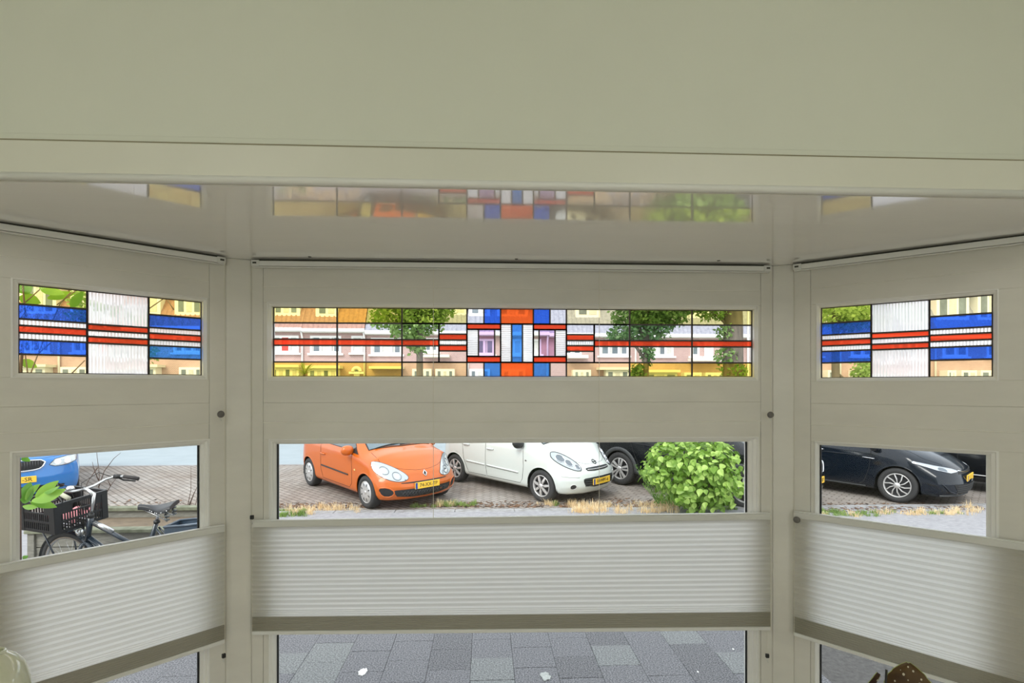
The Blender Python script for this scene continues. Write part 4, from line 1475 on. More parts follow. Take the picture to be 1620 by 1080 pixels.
bl.line('bonnet_seam', 'seam', 'front', [(-.80, .84), (-.4, .82), (0, .822), (.4, .82), (.80, .84)], .003, 0)
bl.patch('windscreen', 'car_glass', 'top', [(-.66, -.56), (-.66, .56), (0, .68), (.05, 0), (0, -.68)], .004, .08)
bl.side_glass([(-.38, 1.0), (-.80, 1.31), (-1.45, 1.36), (-1.47, 1.0)])
bl.side_glass([(-1.57, 1.0), (-1.55, 1.36), (-2.6, 1.35), (-3.1, 1.14)])
for v in ('right', 'left'):
    bl.line('door_seam', 'seam', v, [(-.46, .96), (-.46, .3), (-1.5, .3), (-1.5, .98)], .004, 0)
    bl.line('shoulder_crease', 'paint_blue', v, [(.1, .78), (-1.2, .80), (-2.6, .84)], .010, 0)
bl.mirror(-.42, .98, 'paint_blue', 1.1)
# ================================================================== BICYCLE BY THE LEFT WINDOW
mat('bike_blue', (.012, .022, .035), .25, coat=.6)
mat('bike_silver', (.62, .62, .62), .25, metal=.9)
mat('crate_black', (.010, .011, .014), .45)
mat('saddle_black', (.016, .017, .02), .4, bump=.1, bscale=200)
mat('saddle_spring', (.16, .17, .17), .4, metal=.6)
mat('grip_brown', (.03, .025, .025), .7)
mat('grip_pale', (.42, .41, .30), .6)
mat('bike_script', (.65, .63, .58), .5)
mat('crate_pink', (.75, .30, .32), .8)
B_DEPTH = 4.95
sad = at_depth(250, 799, B_DEPTH)
bf = Vector((-1.0, -.05, 0)).normalized()
blft = Vector((0, 0, 1)).cross(bf)
SADX, SADZ = .22, .955
org = sad - bf * SADX
org.z = sad.z - SADZ
LEAN = math.radians(11)
BM = Matrix(((bf.x, blft.x, 0, org.x), (bf.y, blft.y, 0, org.y), (0, 0, 1, org.z), (0, 0, 0, 1))) @ Matrix.Rotation(-LEAN, 4, 'X')
BM = Matrix.Translation(sad - BM @ Vector((SADX, 0, SADZ))) @ BM
bike = thing('bicycle', 'dark city bicycle with a black crate over its front wheel', 'bicycle', BM)
mbk = lambda: MB()
RB = .345
Z0 = -org.z + 0.0                                     # ground under the bike in local height is about zero
def bpart(mb, name, m, par=None, smooth=True):
    return mb.build(name, m, par or bike, local=True, smooth=smooth)
def bike_wheel(M, guard_span):
    t = bpart(MB().lathe([(RB - .045, -.012), (RB - .03, -.018), (RB - .012, -.020), (RB, -.008), (RB, .008), (RB - .012, .020), (RB - .03, .018), (RB - .045, .012), (RB - .045, -.012)], 48, M, 'Y'), 'wheel', 'tyre')
    bpart(MB().lathe([(RB - .045, -.012), (RB - .062, -.008), (RB - .062, .008), (RB - .045, .012)], 48, M, 'Y'), 'rim', 'bike_silver', t)
    bpart(MB().lathe([(0, -.045), (.022, -.045), (.022, -.03), (.014, -.028), (.014, .028), (.022, .03), (.022, .045), (0, .045)], 14, M, 'Y'), 'hub', 'bike_silver', t)
    for k in range(18):
        a = 2 * PI * k / 18
        s = 1 if k % 2 else -1
        bpart(MB().tube([M @ Vector((.02 * math.cos(a + .9), .03 * s, .02 * math.sin(a + .9))), M @ Vector(((RB - .06) * math.cos(a), 0, (RB - .06) * math.sin(a)))], .0013, 4), 'spoke', 'bike_silver', t)
    g = MB()
    rows = []
    for k in range(25):
        a = guard_span[0] + (guard_span[1] - guard_span[0]) * k / 24
        rows.append([M @ Vector(((RB + .018 - .012 * abs(q) / .028) * math.cos(a), q, (RB + .018 - .012 * abs(q) / .028) * math.sin(a))) for q in (-.030, -.02, 0, .02, .030)])
    g.grid(rows)
    bpart(g, 'mudguard', 'bike_blue')
    return t
# frame
REAR = Vector((0, 0, RB)); BB = Vector((.44, 0, .29))
HB, HT = Vector((.845, 0, .64)), Vector((.79, 0, .86))
ST = Vector((.245, 0, .80))
bpart(MB().tube([HB, HT], .024, 14), 'head_tube', 'bike_blue')
fr = bpart(MB().tube([HB + Vector((-.02, 0, .02)), BB], .0235, 14), 'down_tube', 'bike_blue')
bpart(MB().tube([HT + Vector((0, 0, -.05)), Vector((.34, 0, .50))], .019, 12), 'top_tube', 'bike_blue')
bpart(MB().tube([HT + Vector((-.02, -.0, -.055)), Vector((.62, 0, .715))], .0215, 12), 'tube_sleeve', 'bike_silver')
bpart(MB().tube([BB, ST], .019, 12), 'seat_tube', 'bike_blue')
bpart(MB().tube([ST, Vector((SADX + .005, 0, SADZ - .06))], .0135, 12), 'seat_post', 'bike_silver')
bpart(MB().tube([ST + Vector((.0, 0, -.01)), ST + Vector((0, 0, .012))], .026, 12), 'seat_clamp', 'black_plastic')
for s in (-1, 1):
    bpart(MB().tube([BB + Vector((0, s * .03, 0)), REAR + Vector((0, s * .055, 0))], .010, 8), 'chain_stay', 'bike_blue')
    bpart(MB().tube([ST + Vector((0, s * .02, -.06)), REAR + Vector((0, s * .055, 0))], .009, 8), 'seat_stay', 'bike_blue')
    bpart(MB().tube([BB + Vector((0, s * .06, 0)), BB + Vector((s * .12, s * .075, -s * .12))], .009, 8), 'crank', 'bike_silver')
    bpart(MB().box(tuple(BB + Vector((s * .12 - .045, s * .08 if s > 0 else -.17, -s * .12 - .012))), tuple(BB + Vector((s * .12 + .045, .17 if s > 0 else -.08, -s * .12 + .012)))), 'pedal', 'black_plastic', None, False)
# script on the down tube, readable from the window (the bike's left side faces the house)
tdir = (BB - HB).normalized()
side = Vector((0, 1, 0))
tup = side.cross(tdir)
mid = HB + (BB - HB) * .42 + side * .0242
text('frame_lettering', 'Gazelle', .075, Matrix(((tdir.x, tup.x, side.x, mid.x), (tdir.y, tup.y, side.y, mid.y), (tdir.z, tup.z, side.z, mid.z), (0, 0, 0, 1))), 'bike_script', fr)
bike_wheel(Matrix.Translation(REAR), (.25, 3.3))
# rear carrier
for s in (-1, 1):
    bpart(MB().tube([(.14, s * .07, .76), (-.36, s * .07, .76), (-.38, s * .03, .76)], .007, 8), 'carrier_rail', 'bike_blue')
    bpart(MB().tube([(-.16, s * .07, .76), (0, s * .06, RB)], .006, 8), 'carrier_stay', 'bike_blue')
# saddle
sd = MB()
rows = []
for i in range(15):
    t = i / 14                       # 0 nose .. 1 tail
    x = SADX + .16 - .30 * t
    w = .026 + .088 * (1 / (1 + math.exp(-(t - .52) * 11))) * (1 - .25 * max(0, t - .85) / .15)
    z = SADZ + .012 * math.cos(t * 5.2) + .022 * t * t + .005
    row = []
    for k in range(11):
        a = PI * k / 10
        yy = math.cos(a) * w
        zz = z + math.sin(a) ** .6 * .030 - .035 - (.012 if abs(math.cos(a)) > .99 else 0)
        row.append((x, yy, zz))
    rows.append(row)
sd.grid(rows)
sd.poly([r for r in rows[0]]); sd.poly([r for r in rows[-1]])
sd.poly([rows[i][0] for i in range(15)] + [rows[i][-1] for i in reversed(range(15))])
so = bpart(sd, 'saddle', 'saddle_black')
for s in (-1, 1):
    bpart(MB().tube([(SADX - .10 + .012 * math.cos(q * .9), s * .065 + .018 * math.sin(q * .9), SADZ - .03 - q * .0045) for q in range(22)], [.006 + .004 * math.sin(q * PI / 21) for q in range(22)], 6), 'saddle_spring', 'saddle_spring', so)
    bpart(MB().tube([(SADX - .10, s * .065, SADZ - .125), (SADX + .02, s * .03, SADZ - .075), (SADX + .13, s * .012, SADZ - .03)], .005, 6), 'saddle_rail', 'bike_silver', so)
    for k in range(6):
        i = 5 + k * 1.6
        r = rows[int(i)][0 if s > 0 else -1]
        bpart(MB().lathe([(0, .004), (.005, .003), (.006, 0)], 8, Matrix.Translation((r[0], r[1] * 1.0, r[2] + .008)) @ Matrix.Rotation(-s * PI / 2, 4, 'X')), 'rivet', 'bike_silver', so)
# steered group: turned so that the front points away from the house
AX = (HT - HB).normalized()
STEER = math.radians(-21)
SM = Matrix.Translation(HB) @ Matrix.Rotation(STEER, 4, AX) @ Matrix.Translation(-HB)
def sp(*pts):
    return [SM @ Vector(p) for p in pts]
FH = Vector((1.055, 0, RB))
bike_wheel(SM @ Matrix.Translation(FH), (-.1, 2.7))
for s in (-1, 1):
    bpart(MB().tube(sp((.85, s * .045, .62), (.87, s * .055, .56), (.98, s * .055, .40), FH + Vector((0, s * .055, 0))), [.015, .014, .011, .009], 10), 'fork_blade', 'bike_blue')
bpart(MB().tube(sp((.85, -.05, .615), (.85, .05, .615)), .017, 10), 'fork_crown', 'bike_blue')
QT = HT + AX * .225
bpart(MB().tube(sp(HT, QT), .0125, 12), 'quill', 'bike_silver')
bpart(MB().tube(sp(HT - AX * .005, HT + AX * .03), .025, 14), 'headset', 'black_plastic')
bpart(MB().tube(sp(QT - AX * .015, QT + Vector((.07, 0, .02)), QT + Vector((.11, 0, .025))), [.018, .015, .018], 12), 'stem', 'bike_silver')
HC = QT + Vector((.11, 0, .025))
for s in (-1, 1):
    pts = sp(HC, HC + Vector((.015, s * .10, .005)), HC + Vector((.005, s * .19, .035)), HC + Vector((-.04, s * .255, .055)), HC + Vector((-.12, s * .285, .052)))
    hb = bpart(MB().tube(pts, .0112, 10), 'handlebar', 'bike_silver')
    pts = sp(HC + Vector((-.11, s * .282, .052)), HC + Vector((-.17, s * .30, .046)), HC + Vector((-.24, s * .315, .036)))
    bpart(MB().tube(pts, [.016, .0185, .0175], 12), 'grip', 'grip_brown' if s < 0 else 'grip_pale', hb)
    bpart(MB().tube(sp(HC + Vector((-.07, s * .272, .04)), HC + Vector((-.10, s * .285, .02)), HC + Vector((-.19, s * .33, .005))), [.010, .008, .006], 8), 'brake_lever', 'black_plastic', hb)
    bpart(MB().tube(sp(HC + Vector((-.035, s * .25, .055)), HC + Vector((-.085, s * .275, .053))), .021, 10), 'lever_clamp', 'black_plastic', hb)
    bpart(MB().tube(sp(HC + Vector((-.05, s * .25, .045)), HC + Vector((.06, s * .18, .10)), HC + Vector((.11, s * .06, .03)), HC + Vector((.07, s * .02, -.12)), (.87, 0, .70)), .0035, 6), 'brake_cable', 'black_plastic')
bpart(MB().lathe([(.0, .03), (.022, .03), (.030, .015), (.032, 0), (.0, 0)], 18, SM @ Matrix.Translation(HC + Vector((-.0, .12, .03)))), 'bell', 'bike_silver')
bpart(MB().lathe([(0, .05), (.02, .045), (.03, .02), (.034, 0), (.030, -.01), (0, -.012)], 16, SM @ Matrix.Translation((.915, 0, .70)) @ Matrix.Rotation(PI / 2, 4, 'Y')), 'front_light', 'bike_silver')
# front carrier stays
CZ = .765
for s in (-1, 1):
    bpart(MB().tube(sp((.90, s * .13, CZ - .012), (1.30, s * .13, CZ - .012)), .007, 8), 'front_carrier_rail', 'bike_blue')
    bpart(MB().tube(sp((1.20, s * .13, CZ - .012), FH + Vector((0, s * .07, 0))), .0075, 8), 'front_carrier_stay', 'bike_blue')
bpart(MB().tube(sp((.90, -.13, CZ - .012), (.90, .13, CZ - .012)), .007, 8), 'front_carrier_rail', 'bike_blue')
bpart(MB().tube(sp((.84, 0, .70), (.90, 0, CZ - .012)), .008, 8), 'front_carrier_stay', 'bike_blue')
# crate: slatted side walls with a solid rim and corner pillars
CL_, CW_, CH_ = .40, .47, .265
cx0, cx1, cy0, cy1, cz0, cz1 = .885, .885 + CL_, -CW_ / 2, CW_ / 2, CZ, CZ + CH_
crate_m = BM @ SM
crate = thing('crate', 'black perforated plastic crate on the bicycle front carrier', 'crate', crate_m @ Matrix.Translation((cx0 + CL_ / 2, 0, cz0)))
CT_ = Matrix.Translation((-(cx0 + CL_ / 2), 0, -cz0))
def cpart(boxes, name):
    q = MB()
    for a, b in boxes:
        q.box(a, b, CT_)
    return q.build(name, 'crate_black', crate, local=True, bevel=.002)
th = .010
for nm, ax, pos in (('front_wall', 'x', cx1 - th), ('rear_wall', 'x', cx0), ('side_wall', 'y', cy0), ('side_wall', 'y', cy1 - th)):
    L0, L1 = (cy0, cy1) if ax == 'x' else (cx0, cx1)
    bx_ = []
    def add(u0, u1, z0, z1, out=0.0):
        if ax == 'x': bx_.append(((pos - out, u0, z0), (pos + th + out, u1, z1)))
        else: bx_.append(((u0, pos - out, z0), (u1, pos + th + out, z1)))
    add(L0, L1, cz1 - .030, cz1, .006)
    add(L0, L1, cz0 + .085, cz0 + .105)
    add(L0, L1, cz0, cz0 + .025)
    add(L0, L0 + .055, cz0, cz1 - .03, .004); add(L1 - .055, L1, cz0, cz1 - .03, .004)
    grip = .08
    mid_ = (L0 + L1) / 2
    n = int((L1 - L0 - .11) / .022)
    for k in range(n):
        u = L0 + .055 + (k + .25) * (L1 - L0 - .11) / n
        add(u, u + .010, cz0 + .02, cz0 + .09)
        add(u, u + .010, cz0 + .10, cz0 + .165)
    add(L0, L1, cz0 + .162, cz0 + .175)
    add(L0 + .05, mid_ - grip, cz0 + .17, cz1 - .03); add(mid_ + grip, L1 - .05, cz0 + .17, cz1 - .03)
    cpart(bx_, nm)
cpart([((cx0, cy0 + k * CW_ / 9, cz0), (cx1, cy0 + k * CW_ / 9 + .022, cz0 + .006)) for k in range(9)] + [((cx0 + k * .12, cy0, cz0), (cx0 + k * .12 + .012, cy1, cz0 + .007)) for k in range(4)], 'base')
# folded red-pink cloth lying in the crate
rg = MB()
rows = []
qr = random.Random(11)
for i in range(13):
    rows.append([CT_ @ Vector((cx0 + .06 + (CL_ - .12) * i / 12, cy0 + .06 + (CW_ * .55) * k / 13, cz0 + .05 + .05 * math.sin(i * .9 + k * .5) * math.sin(k * .7) + qr.uniform(0, .02))) for k in range(14)])
rag = thing('folded_cloth', 'pink and white cloth lying in the bicycle crate', 'cloth', crate_m @ Matrix.Translation((cx0 + CL_ / 2, 0, cz0 + .01)))
rg.grid(rows).build('cloth', 'crate_pink', rag, local=True, smooth=True)

# ------------------------------------------------------------------ low timber bed edging, tub and twigs
mat('old_timber', (.30, .29, .25), .85, col2=(.17, .165, .14), vscale=12, bump=.5, bscale=40, stretch=(1, 8, 8))
mat('old_timber_green', (.24, .25, .18), .9, col2=(.13, .14, .09), vscale=12, bump=.5, bscale=40)
mat('tub_grey', (.30, .36, .44), .35)
mat('tub_dark', (.03, .05, .075), .3, coat=.5)
mat('twig', (.10, .06, .045), .8)
mat('twig_pale', (.22, .16, .12), .8)
PB_Y = 5.75
def bx(x, Y=PB_Y):
    d = ray(x, 840)
    return EYE.x + d.x * Y / d.y
bed = thing('timber_bed', 'low weathered timber planter behind the bicycle', 'planter', (bx(140), PB_Y, -.05))
zt_ = on_plane_y(120, 836, PB_Y).z
x0_, x1_ = bx(48), bx(330)
MB().box((x0_, PB_Y - .04, -.05), (x0_ + .065, PB_Y + .05, zt_ - .03)).build('post', 'old_timber', bed, bevel=.004)
MB().box((x1_ - .065, PB_Y - .04, -.05), (x1_, PB_Y + .05, zt_ - .03)).build('post', 'old_timber', bed, bevel=.004)
MB().box((x0_ - .02, PB_Y - .06, zt_ - .035), (x1_ + .02, PB_Y + .07, zt_)).build('cap_board', 'old_timber_green', bed, bevel=.006)
nb_ = 4
hgt = (zt_ - .04 + .05) / nb_
for k in range(nb_):
    MB().box((x0_ + .065, PB_Y - .015, -.05 + k * hgt + .004), (x1_ - .065, PB_Y + .02, -.05 + (k + 1) * hgt - .004)).build('board', 'old_timber', bed, bevel=.004)
MB().box((x0_, PB_Y + .9, -.05), (x1_, PB_Y + .94, zt_ - .02)).build('back_board', 'old_timber', bed, bevel=.004)
MB().box((x0_ - .02, PB_Y + .86, zt_ - .02), (x1_ + .02, PB_Y + .98, zt_ + .02)).build('cap_board', 'old_timber_green', bed, bevel=.006)
MB().box((x0_ + .03, PB_Y + .02, -.05), (x1_ - .03, PB_Y + .9, zt_ - .10)).build('soil', 'soil', bed)
# tub beside the saddle
tp = at_depth(297, 824, 4.75)
tub = thing('plastic_tub', 'blue-grey plastic tub with a dark rim beside the saddle', 'tub', (tp.x, tp.y, -.04))
tz = tp.z + .04
q = MB()
o_ = [(-.13, -.12), (.24, -.14), (.24, .14), (-.13, .12)]
i_ = [(a * .93, b * .92) for a, b in o_]
lo = [(a * .8, b * .8) for a, b in o_]
zt2 = [tz - .02, tz + .01, tz + .01, tz - .02]
for k in range(4):
    j = (k + 1) % 4
    q.quad((*lo[k], 0), (*lo[j], 0), (*o_[j], zt2[j]), (*o_[k], zt2[k]))
    q.quad((*i_[k], zt2[k]), (*i_[j], zt2[j]), (*o_[j], zt2[j]), (*o_[k], zt2[k]))
q.build('body', 'tub_dark', tub, local=True)
MB().poly([(*i_[k], zt2[k] - .035) for k in range(4)]).build('lid', 'tub_grey', tub, local=True)
MB().tube([(*o_[k], zt2[k]) for k in range(4)], .010, 8, closed=True).build('rim', 'tub_dark', tub, local=True, smooth=True)

def twiggy(name, label, spec, base, m, r0=.006):
    """spec: list of photo polylines at one depth"""
    t = thing(name, label, 'twigs', base)
    for pts, Z in spec:
        P3 = [at_depth(x, y, Z) for x, y in pts]
        n = len(P3)
        MB().tube(P3, [r0 * (1 - .75 * i / max(1, n - 1)) for i in range(n)], 6).build('twig', m, t, smooth=True)
    return t
b1 = at_depth(155, 830, 6.3)
twiggy('bare_shrub', 'thin bare dark twigs rising behind the handlebar', [([(158, 860), (156, 800), (157, 750), (153, 716), (154, 695)], 6.3), ([(156, 770), (165, 745), (180, 725), (191, 716)], 6.3), ([(156, 760), (148, 740), (146, 730)], 6.3),
    ([(154, 740), (140, 760), (133, 775)], 6.3), ([(157, 800), (175, 768), (187, 752)], 6.3), ([(175, 768), (168, 755)], 6.3)], (b1.x, b1.y, -.05), 'twig')
b2 = at_depth(303, 815, 7.2)
twiggy('bare_seedling', 'bare reddish twigs at the right edge of the left window', [([(299, 880), (298, 822), (297, 800), (302, 775), (302, 738)], 7.2), ([(299, 800), (307, 780), (313, 768)], 7.2), ([(301, 880), (303, 822), (309, 800), (314, 776)], 7.2), ([(304, 880), (310, 822), (313, 800), (316, 770)], 7.2)], (b2.x, b2.y, -.05), 'twig', .009)

# ------------------------------------------------------------------ big-leaved shrub right outside the left window
leaf_mat('leaf_big', (.12, .30, .03), (.30, .52, .08), .45, 4)
def blade(L, Wd, bend=.12, n=8):
    """a long pointed leaf with a folded midrib, along +x"""
    q = MB()
    rows = []
    for i in range(n + 1):
        t = i / n
        w = Wd * (math.sin(PI * min(1, t * .96 + .03)) ** .8) * (1 - .25 * t)
        z = -bend * L * t * t
        rows.append([(t * L, -w, z + w * .25), (t * L, 0, z), (t * L, w, z + w * .25)])
    return q.grid(rows)
sh_b = at_depth(22, 800, 3.6)
shrub = thing('broadleaf_shrub', 'shrub with long bright green leaves outside the left window', 'shrub', (sh_b.x, sh_b.y, -.05))
MB().tube([(sh_b.x, sh_b.y, -.05), (sh_b.x + .03, sh_b.y, .8), at_depth(30, 790, 3.6), at_depth(28, 640, 3.6), at_depth(40, 500, 3.6), at_depth(36, 450, 3.6)], [.02, .016, .012, .010, .007, .004], 8).build('stem', 'twig', shrub, smooth=True)
lf = blade(.30, .045).mesh('leaf', None, True)
lf.materials.append(MATS['leaf_big'])
def leaf_to(par, me, a, b, Z0_, Z1_, roll, wid=1.0, name='leaf', base_len=.30):
    A, B = at_depth(*a, Z0_), at_depth(*b, Z1_)
    x = (B - A)
    L = x.length
    x.normalize()
    v = (A - EYE).normalized()
    y = v.cross(x)
    y.normalize()
    y = Matrix.Rotation(roll, 3, x) @ y
    z = x.cross(y)
    o = bpy.data.objects.new(name, me)
    COL.objects.link(o)
    o.parent = par
    k = L / base_len
    Mw = Matrix(((x.x * k, y.x * k * wid, z.x * k, A.x), (x.y * k, y.y * k * wid, z.y * k, A.y), (x.z * k, y.z * k * wid, z.z * k, A.z), (0, 0, 0, 1)))
    o.matrix_local = RM[par.name] @ Mw
    return o
for a, b, r, w in (((56, 786), (92, 759), .3, 1.5), ((50, 792), (110, 776), -.5, 1.2), ((48, 794), (90, 800), .5, 1.7), ((38, 796), (46, 764), .4, 2.0), ((36, 800), (60, 804), -.4, 1.6), ((70, 778), (98, 772), -.9, 1.3), ((40, 790), (58, 766), .9, 1.5),
                   ((34, 724), (46, 728), .3, 1.5), ((36, 884), (42, 880), .2, 1.5), ((30, 470), (64, 478), .4, 3.0), ((30, 462), (52, 449), -.3, 3.0), ((75, 472), (118, 462), .6, 1.6), ((112, 486), (130, 462), .2, 1.6), ((62, 452), (104, 470), -.6, 1.4),
                   ((146, 478), (158, 492), .2, 2.0), ((164, 498), (190, 490), .2, 1.6), ((32, 570), (58, 580), .3, 2.4), ((206, 570), (196, 585), .5, 2.0)):
    leaf_to(shrub, lf, a, b, 3.6, 3.65 + .1 * r, r, w)
for pts in ([(40, 478), (66, 455)], [(90, 482), (122, 458)], [(44, 592), (40, 560)], [(112, 592), (134, 570)], [(30, 640), (60, 560), (95, 480), (112, 462)], [(230, 492), (262, 470), (275, 490)], [(60, 560), (150, 480), (170, 492)]):
    MB().tube([at_depth(x, y, 3.62) for x, y in pts], .004, 6).build('branch', 'twig_pale', shrub, smooth=True)
# ================================================================== BUSH, GRASS AND WEEDS BY THE PARKED CARS
leaf_mat('leaf_bush', (.19, .35, .04), (.56, .76, .20), .42, 6)
leaf_mat('leaf_weed', (.10, .22, .03), (.30, .46, .12), .35, 7)
leaf_mat('grass_green', (.16, .27, .05), (.40, .52, .16), .35, 6)
leaf_mat('grass_dry', (.80, .60, .34), (1.0, .88, .62), .35, 6)
def heart_leaf(s=1.0):
    out = [(0, 0), (.10, .30), (.32, .42), (.62, .27), (1.0, 0)]
    q = MB()
    mid = [(0, 0, 0), (.14, 0, -.03), (.36, 0, -.05), (.66, 0, -.07), (1.0, 0, -.18)]
    up = [(x * s, y * s, (.10 * y - .1 * x * x) * s) for x, y in out]
    dn = [(x, -y, z) for x, y, z in up]
    md = [(x * s, y * s, z * s) for x, y, z in mid]
    q.grid([md, up]); q.grid([md, dn])
    return q
bz = lambda x, y, Y: on_plane_y(x, y, Y)
BUSH_Y = 9.0
bc_ = bz(1100, 760, BUSH_Y)
bush = thing('leafy_bush', 'bright green leafy bush growing by the kerb', 'bush', (bc_.x, BUSH_Y, -.15))
hm = heart_leaf(.10).mesh('leaf', None, True)
hm.materials.append(MATS['leaf_bush'])
qr = random.Random(21)
S_ = BUSH_Y / FOC
rx, rz, ry = 86 * S_, 58 * S_, .62
z_c = bz(1100, 747, BUSH_Y).z
def bush_pt(front):
    while True:
        a, b = qr.uniform(-1, 1), qr.uniform(-1.0, 1.0)
        # silhouette: broad dome, wider on the upper left
        lim = .86 + .20 * math.sin(a * 11 + b * 3) + .14 * math.sin(b * 14 - a * 5 + 2) + (.18 if b > 0 else 0)
        if a * a + b * b > lim: continue
        if a > .78 - .12 * b: continue
        if b < -.2 and a < -.75 - b * .2: continue
        if b < -.55 and abs(a) > .8: continue
        c = math.sqrt(max(0, 1.05 - (a * a + b * b) * .9))
        y = -c * ry * (1 if front else qr.uniform(-1, .85)) + qr.uniform(-.05, .10)
        return Vector((bc_.x + a * rx - .05 * b, BUSH_Y + y, z_c + b * rz))
def leaf_rot(p):
    n = Vector((p.x - bc_.x, (p.y - BUSH_Y) * 1.6, p.z - z_c + .35)).normalized()
    n = (n + Vector((qr.uniform(-.7, .7), qr.uniform(-.7, .7), qr.uniform(-.3, .7)))).normalized()
    x = Vector((qr.uniform(-1, 1), qr.uniform(-1, .2), qr.uniform(-1.1, .1)))
    x = (x - n * x.dot(n)).normalized()
    y = n.cross(x)
    return Matrix(((x.x, y.x, n.x), (x.y, y.y, n.y), (x.z, y.z, n.z)))
core = MB()
for k in range(240):
    p = bush_pt(True)
    R_ = leaf_rot(p)
    o = bpy.data.objects.new('leaf', hm)
    COL.objects.link(o)
    o.parent = bush
    o.matrix_local = RM[bush.name] @ (Matrix.Translation(p) @ R_.to_4x4() @ Matrix.Scale(qr.uniform(.75, 1.35), 4))
base = heart_leaf(.10)
for k in range(1500):
    p = bush_pt(False)
    R_ = leaf_rot(p)
    s = qr.uniform(.7, 1.3)
    i0 = len(core.v)
    core.v += [tuple(p + R_ @ (Vector(v) * s)) for v in base.v]
    core.f += [tuple(i0 + q for q in f) for f in base.f]
fo = core.build('foliage', 'leaf_bush', bush, smooth=True, recalc=False)
fo['kind'] = 'stuff'
for k in range(9):
    a = qr.uniform(-.7, .7)
    MB().tube([(bc_.x + a * .2, BUSH_Y, -.15), (bc_.x + a * .5 * rx, BUSH_Y + qr.uniform(-.2, .2), z_c - .1), (bc_.x + a * rx, BUSH_Y + qr.uniform(-.3, .3), z_c + rz * .7)], [.012, .009, .004], 6).build('branch', 'twig_pale', bush, smooth=True)

for sx, sy, ex, ey in ((1060, 750, 1019, 739), (1050, 735, 1030, 712), (1080, 720, 1062, 704), (1130, 720, 1158, 704), (1150, 735, 1170, 722), (1150, 750, 1176, 742), (1150, 765, 1178, 764), (1148, 780, 1176, 782), (1060, 775, 1036, 764)):
    A, B = on_plane_y(sx, sy, BUSH_Y - .25), on_plane_y(ex, ey, BUSH_Y - .3)
    MB().tube([A, B], [.005, .002], 5).build('branch', 'twig_pale', bush, smooth=True)
    for k in range(6):
        p = A + (B - A) * ((k + .6) / 6) + Vector((qr.uniform(-.02, .02), qr.uniform(-.03, .03), qr.uniform(-.02, .03)))
        o = bpy.data.objects.new('leaf', hm)
        COL.objects.link(o)
        o.parent = bush
        o.matrix_local = RM[bush.name] @ (Matrix.Translation(p) @ leaf_rot(p).to_4x4() @ Matrix.Scale(qr.uniform(.7, 1.1), 4))
def tuft(q, p, h, n, spread, w=.0035, rn=qr):
    for _ in range(n):
        a = rn.uniform(0, 2 * PI)
        b = Vector((math.cos(a), math.sin(a), 0))
        s = Vector((-b.y, b.x, 0)) * w
        r0 = p + b * rn.uniform(0, spread * .5)
        hh = h * rn.uniform(.5, 1.15)
        l = rn.uniform(.15, .7) * hh
        m1 = r0 + b * l * .35 + Vector((0, 0, hh * .6))
        t1 = r0 + b * l + Vector((0, 0, hh * .92))
        i = len(q.v)
        q.v += [tuple(r0 - s), tuple(r0 + s), tuple(m1 + s * .8), tuple(m1 - s * .8), tuple(t1)]
        q.f += [(i, i + 1, i + 2, i + 3), (i + 3, i + 2, i + 4)]
def gpt(x, y):
    """ground point under a photo pixel, on whichever surface lies there"""
    d = ray(x, y)
    k = (-.17 - SLOPE * 9.5 - CAM_H) / (d.z - SLOPE * d.y)
    p = EYE + d * k
    if p.y < 9.5:
        k = (-.118 - CAM_H) / d.z
        p = EYE + d * k
    return p
def grass(name, label, m, spots, h, n, spread, cat='grass'):
    q = MB()
    for x0, x1, y0, y1, cnt in spots:
        for _ in range(cnt):
            tuft(q, gpt(qr.uniform(x0, x1), qr.uniform(y0, y1)), h * qr.uniform(.6, 1.3), n, spread)
    o = q.build(name, m, None, recalc=False)
    tag(o, label, cat, kind='stuff')
grass('dry_grass', 'dry straw-coloured grass along the kerb', 'grass_dry', [(900, 965, 798, 812, 42), (905, 955, 802, 812, 40), (1005, 1075, 796, 812, 60), (975, 1000, 806, 813, 10), (505, 565, 802, 812, 26), (845, 880, 795, 800, 8), (690, 720, 796, 801, 10), (455, 500, 806, 816, 20),
      (1380, 1545, 811, 816, 34), (1510, 1556, 802, 812, 14), (185, 240, 808, 824, 45), (275, 320, 812, 826, 40), (1300, 1360, 815, 820, 8)], .11, 17, .16)
grass('green_grass', 'fresh green grass tufts between kerb and sidewalk', 'grass_green', [(440, 482, 808, 818, 50), (693, 752, 796, 801, 40), (1050, 1180, 797, 806, 90), (1296, 1330, 808, 818, 28), (1330, 1390, 811, 818, 24), (1390, 1520, 811, 815, 14), (868, 888, 796, 800, 8), (650, 690, 800, 803, 10)], .07, 20, .12)
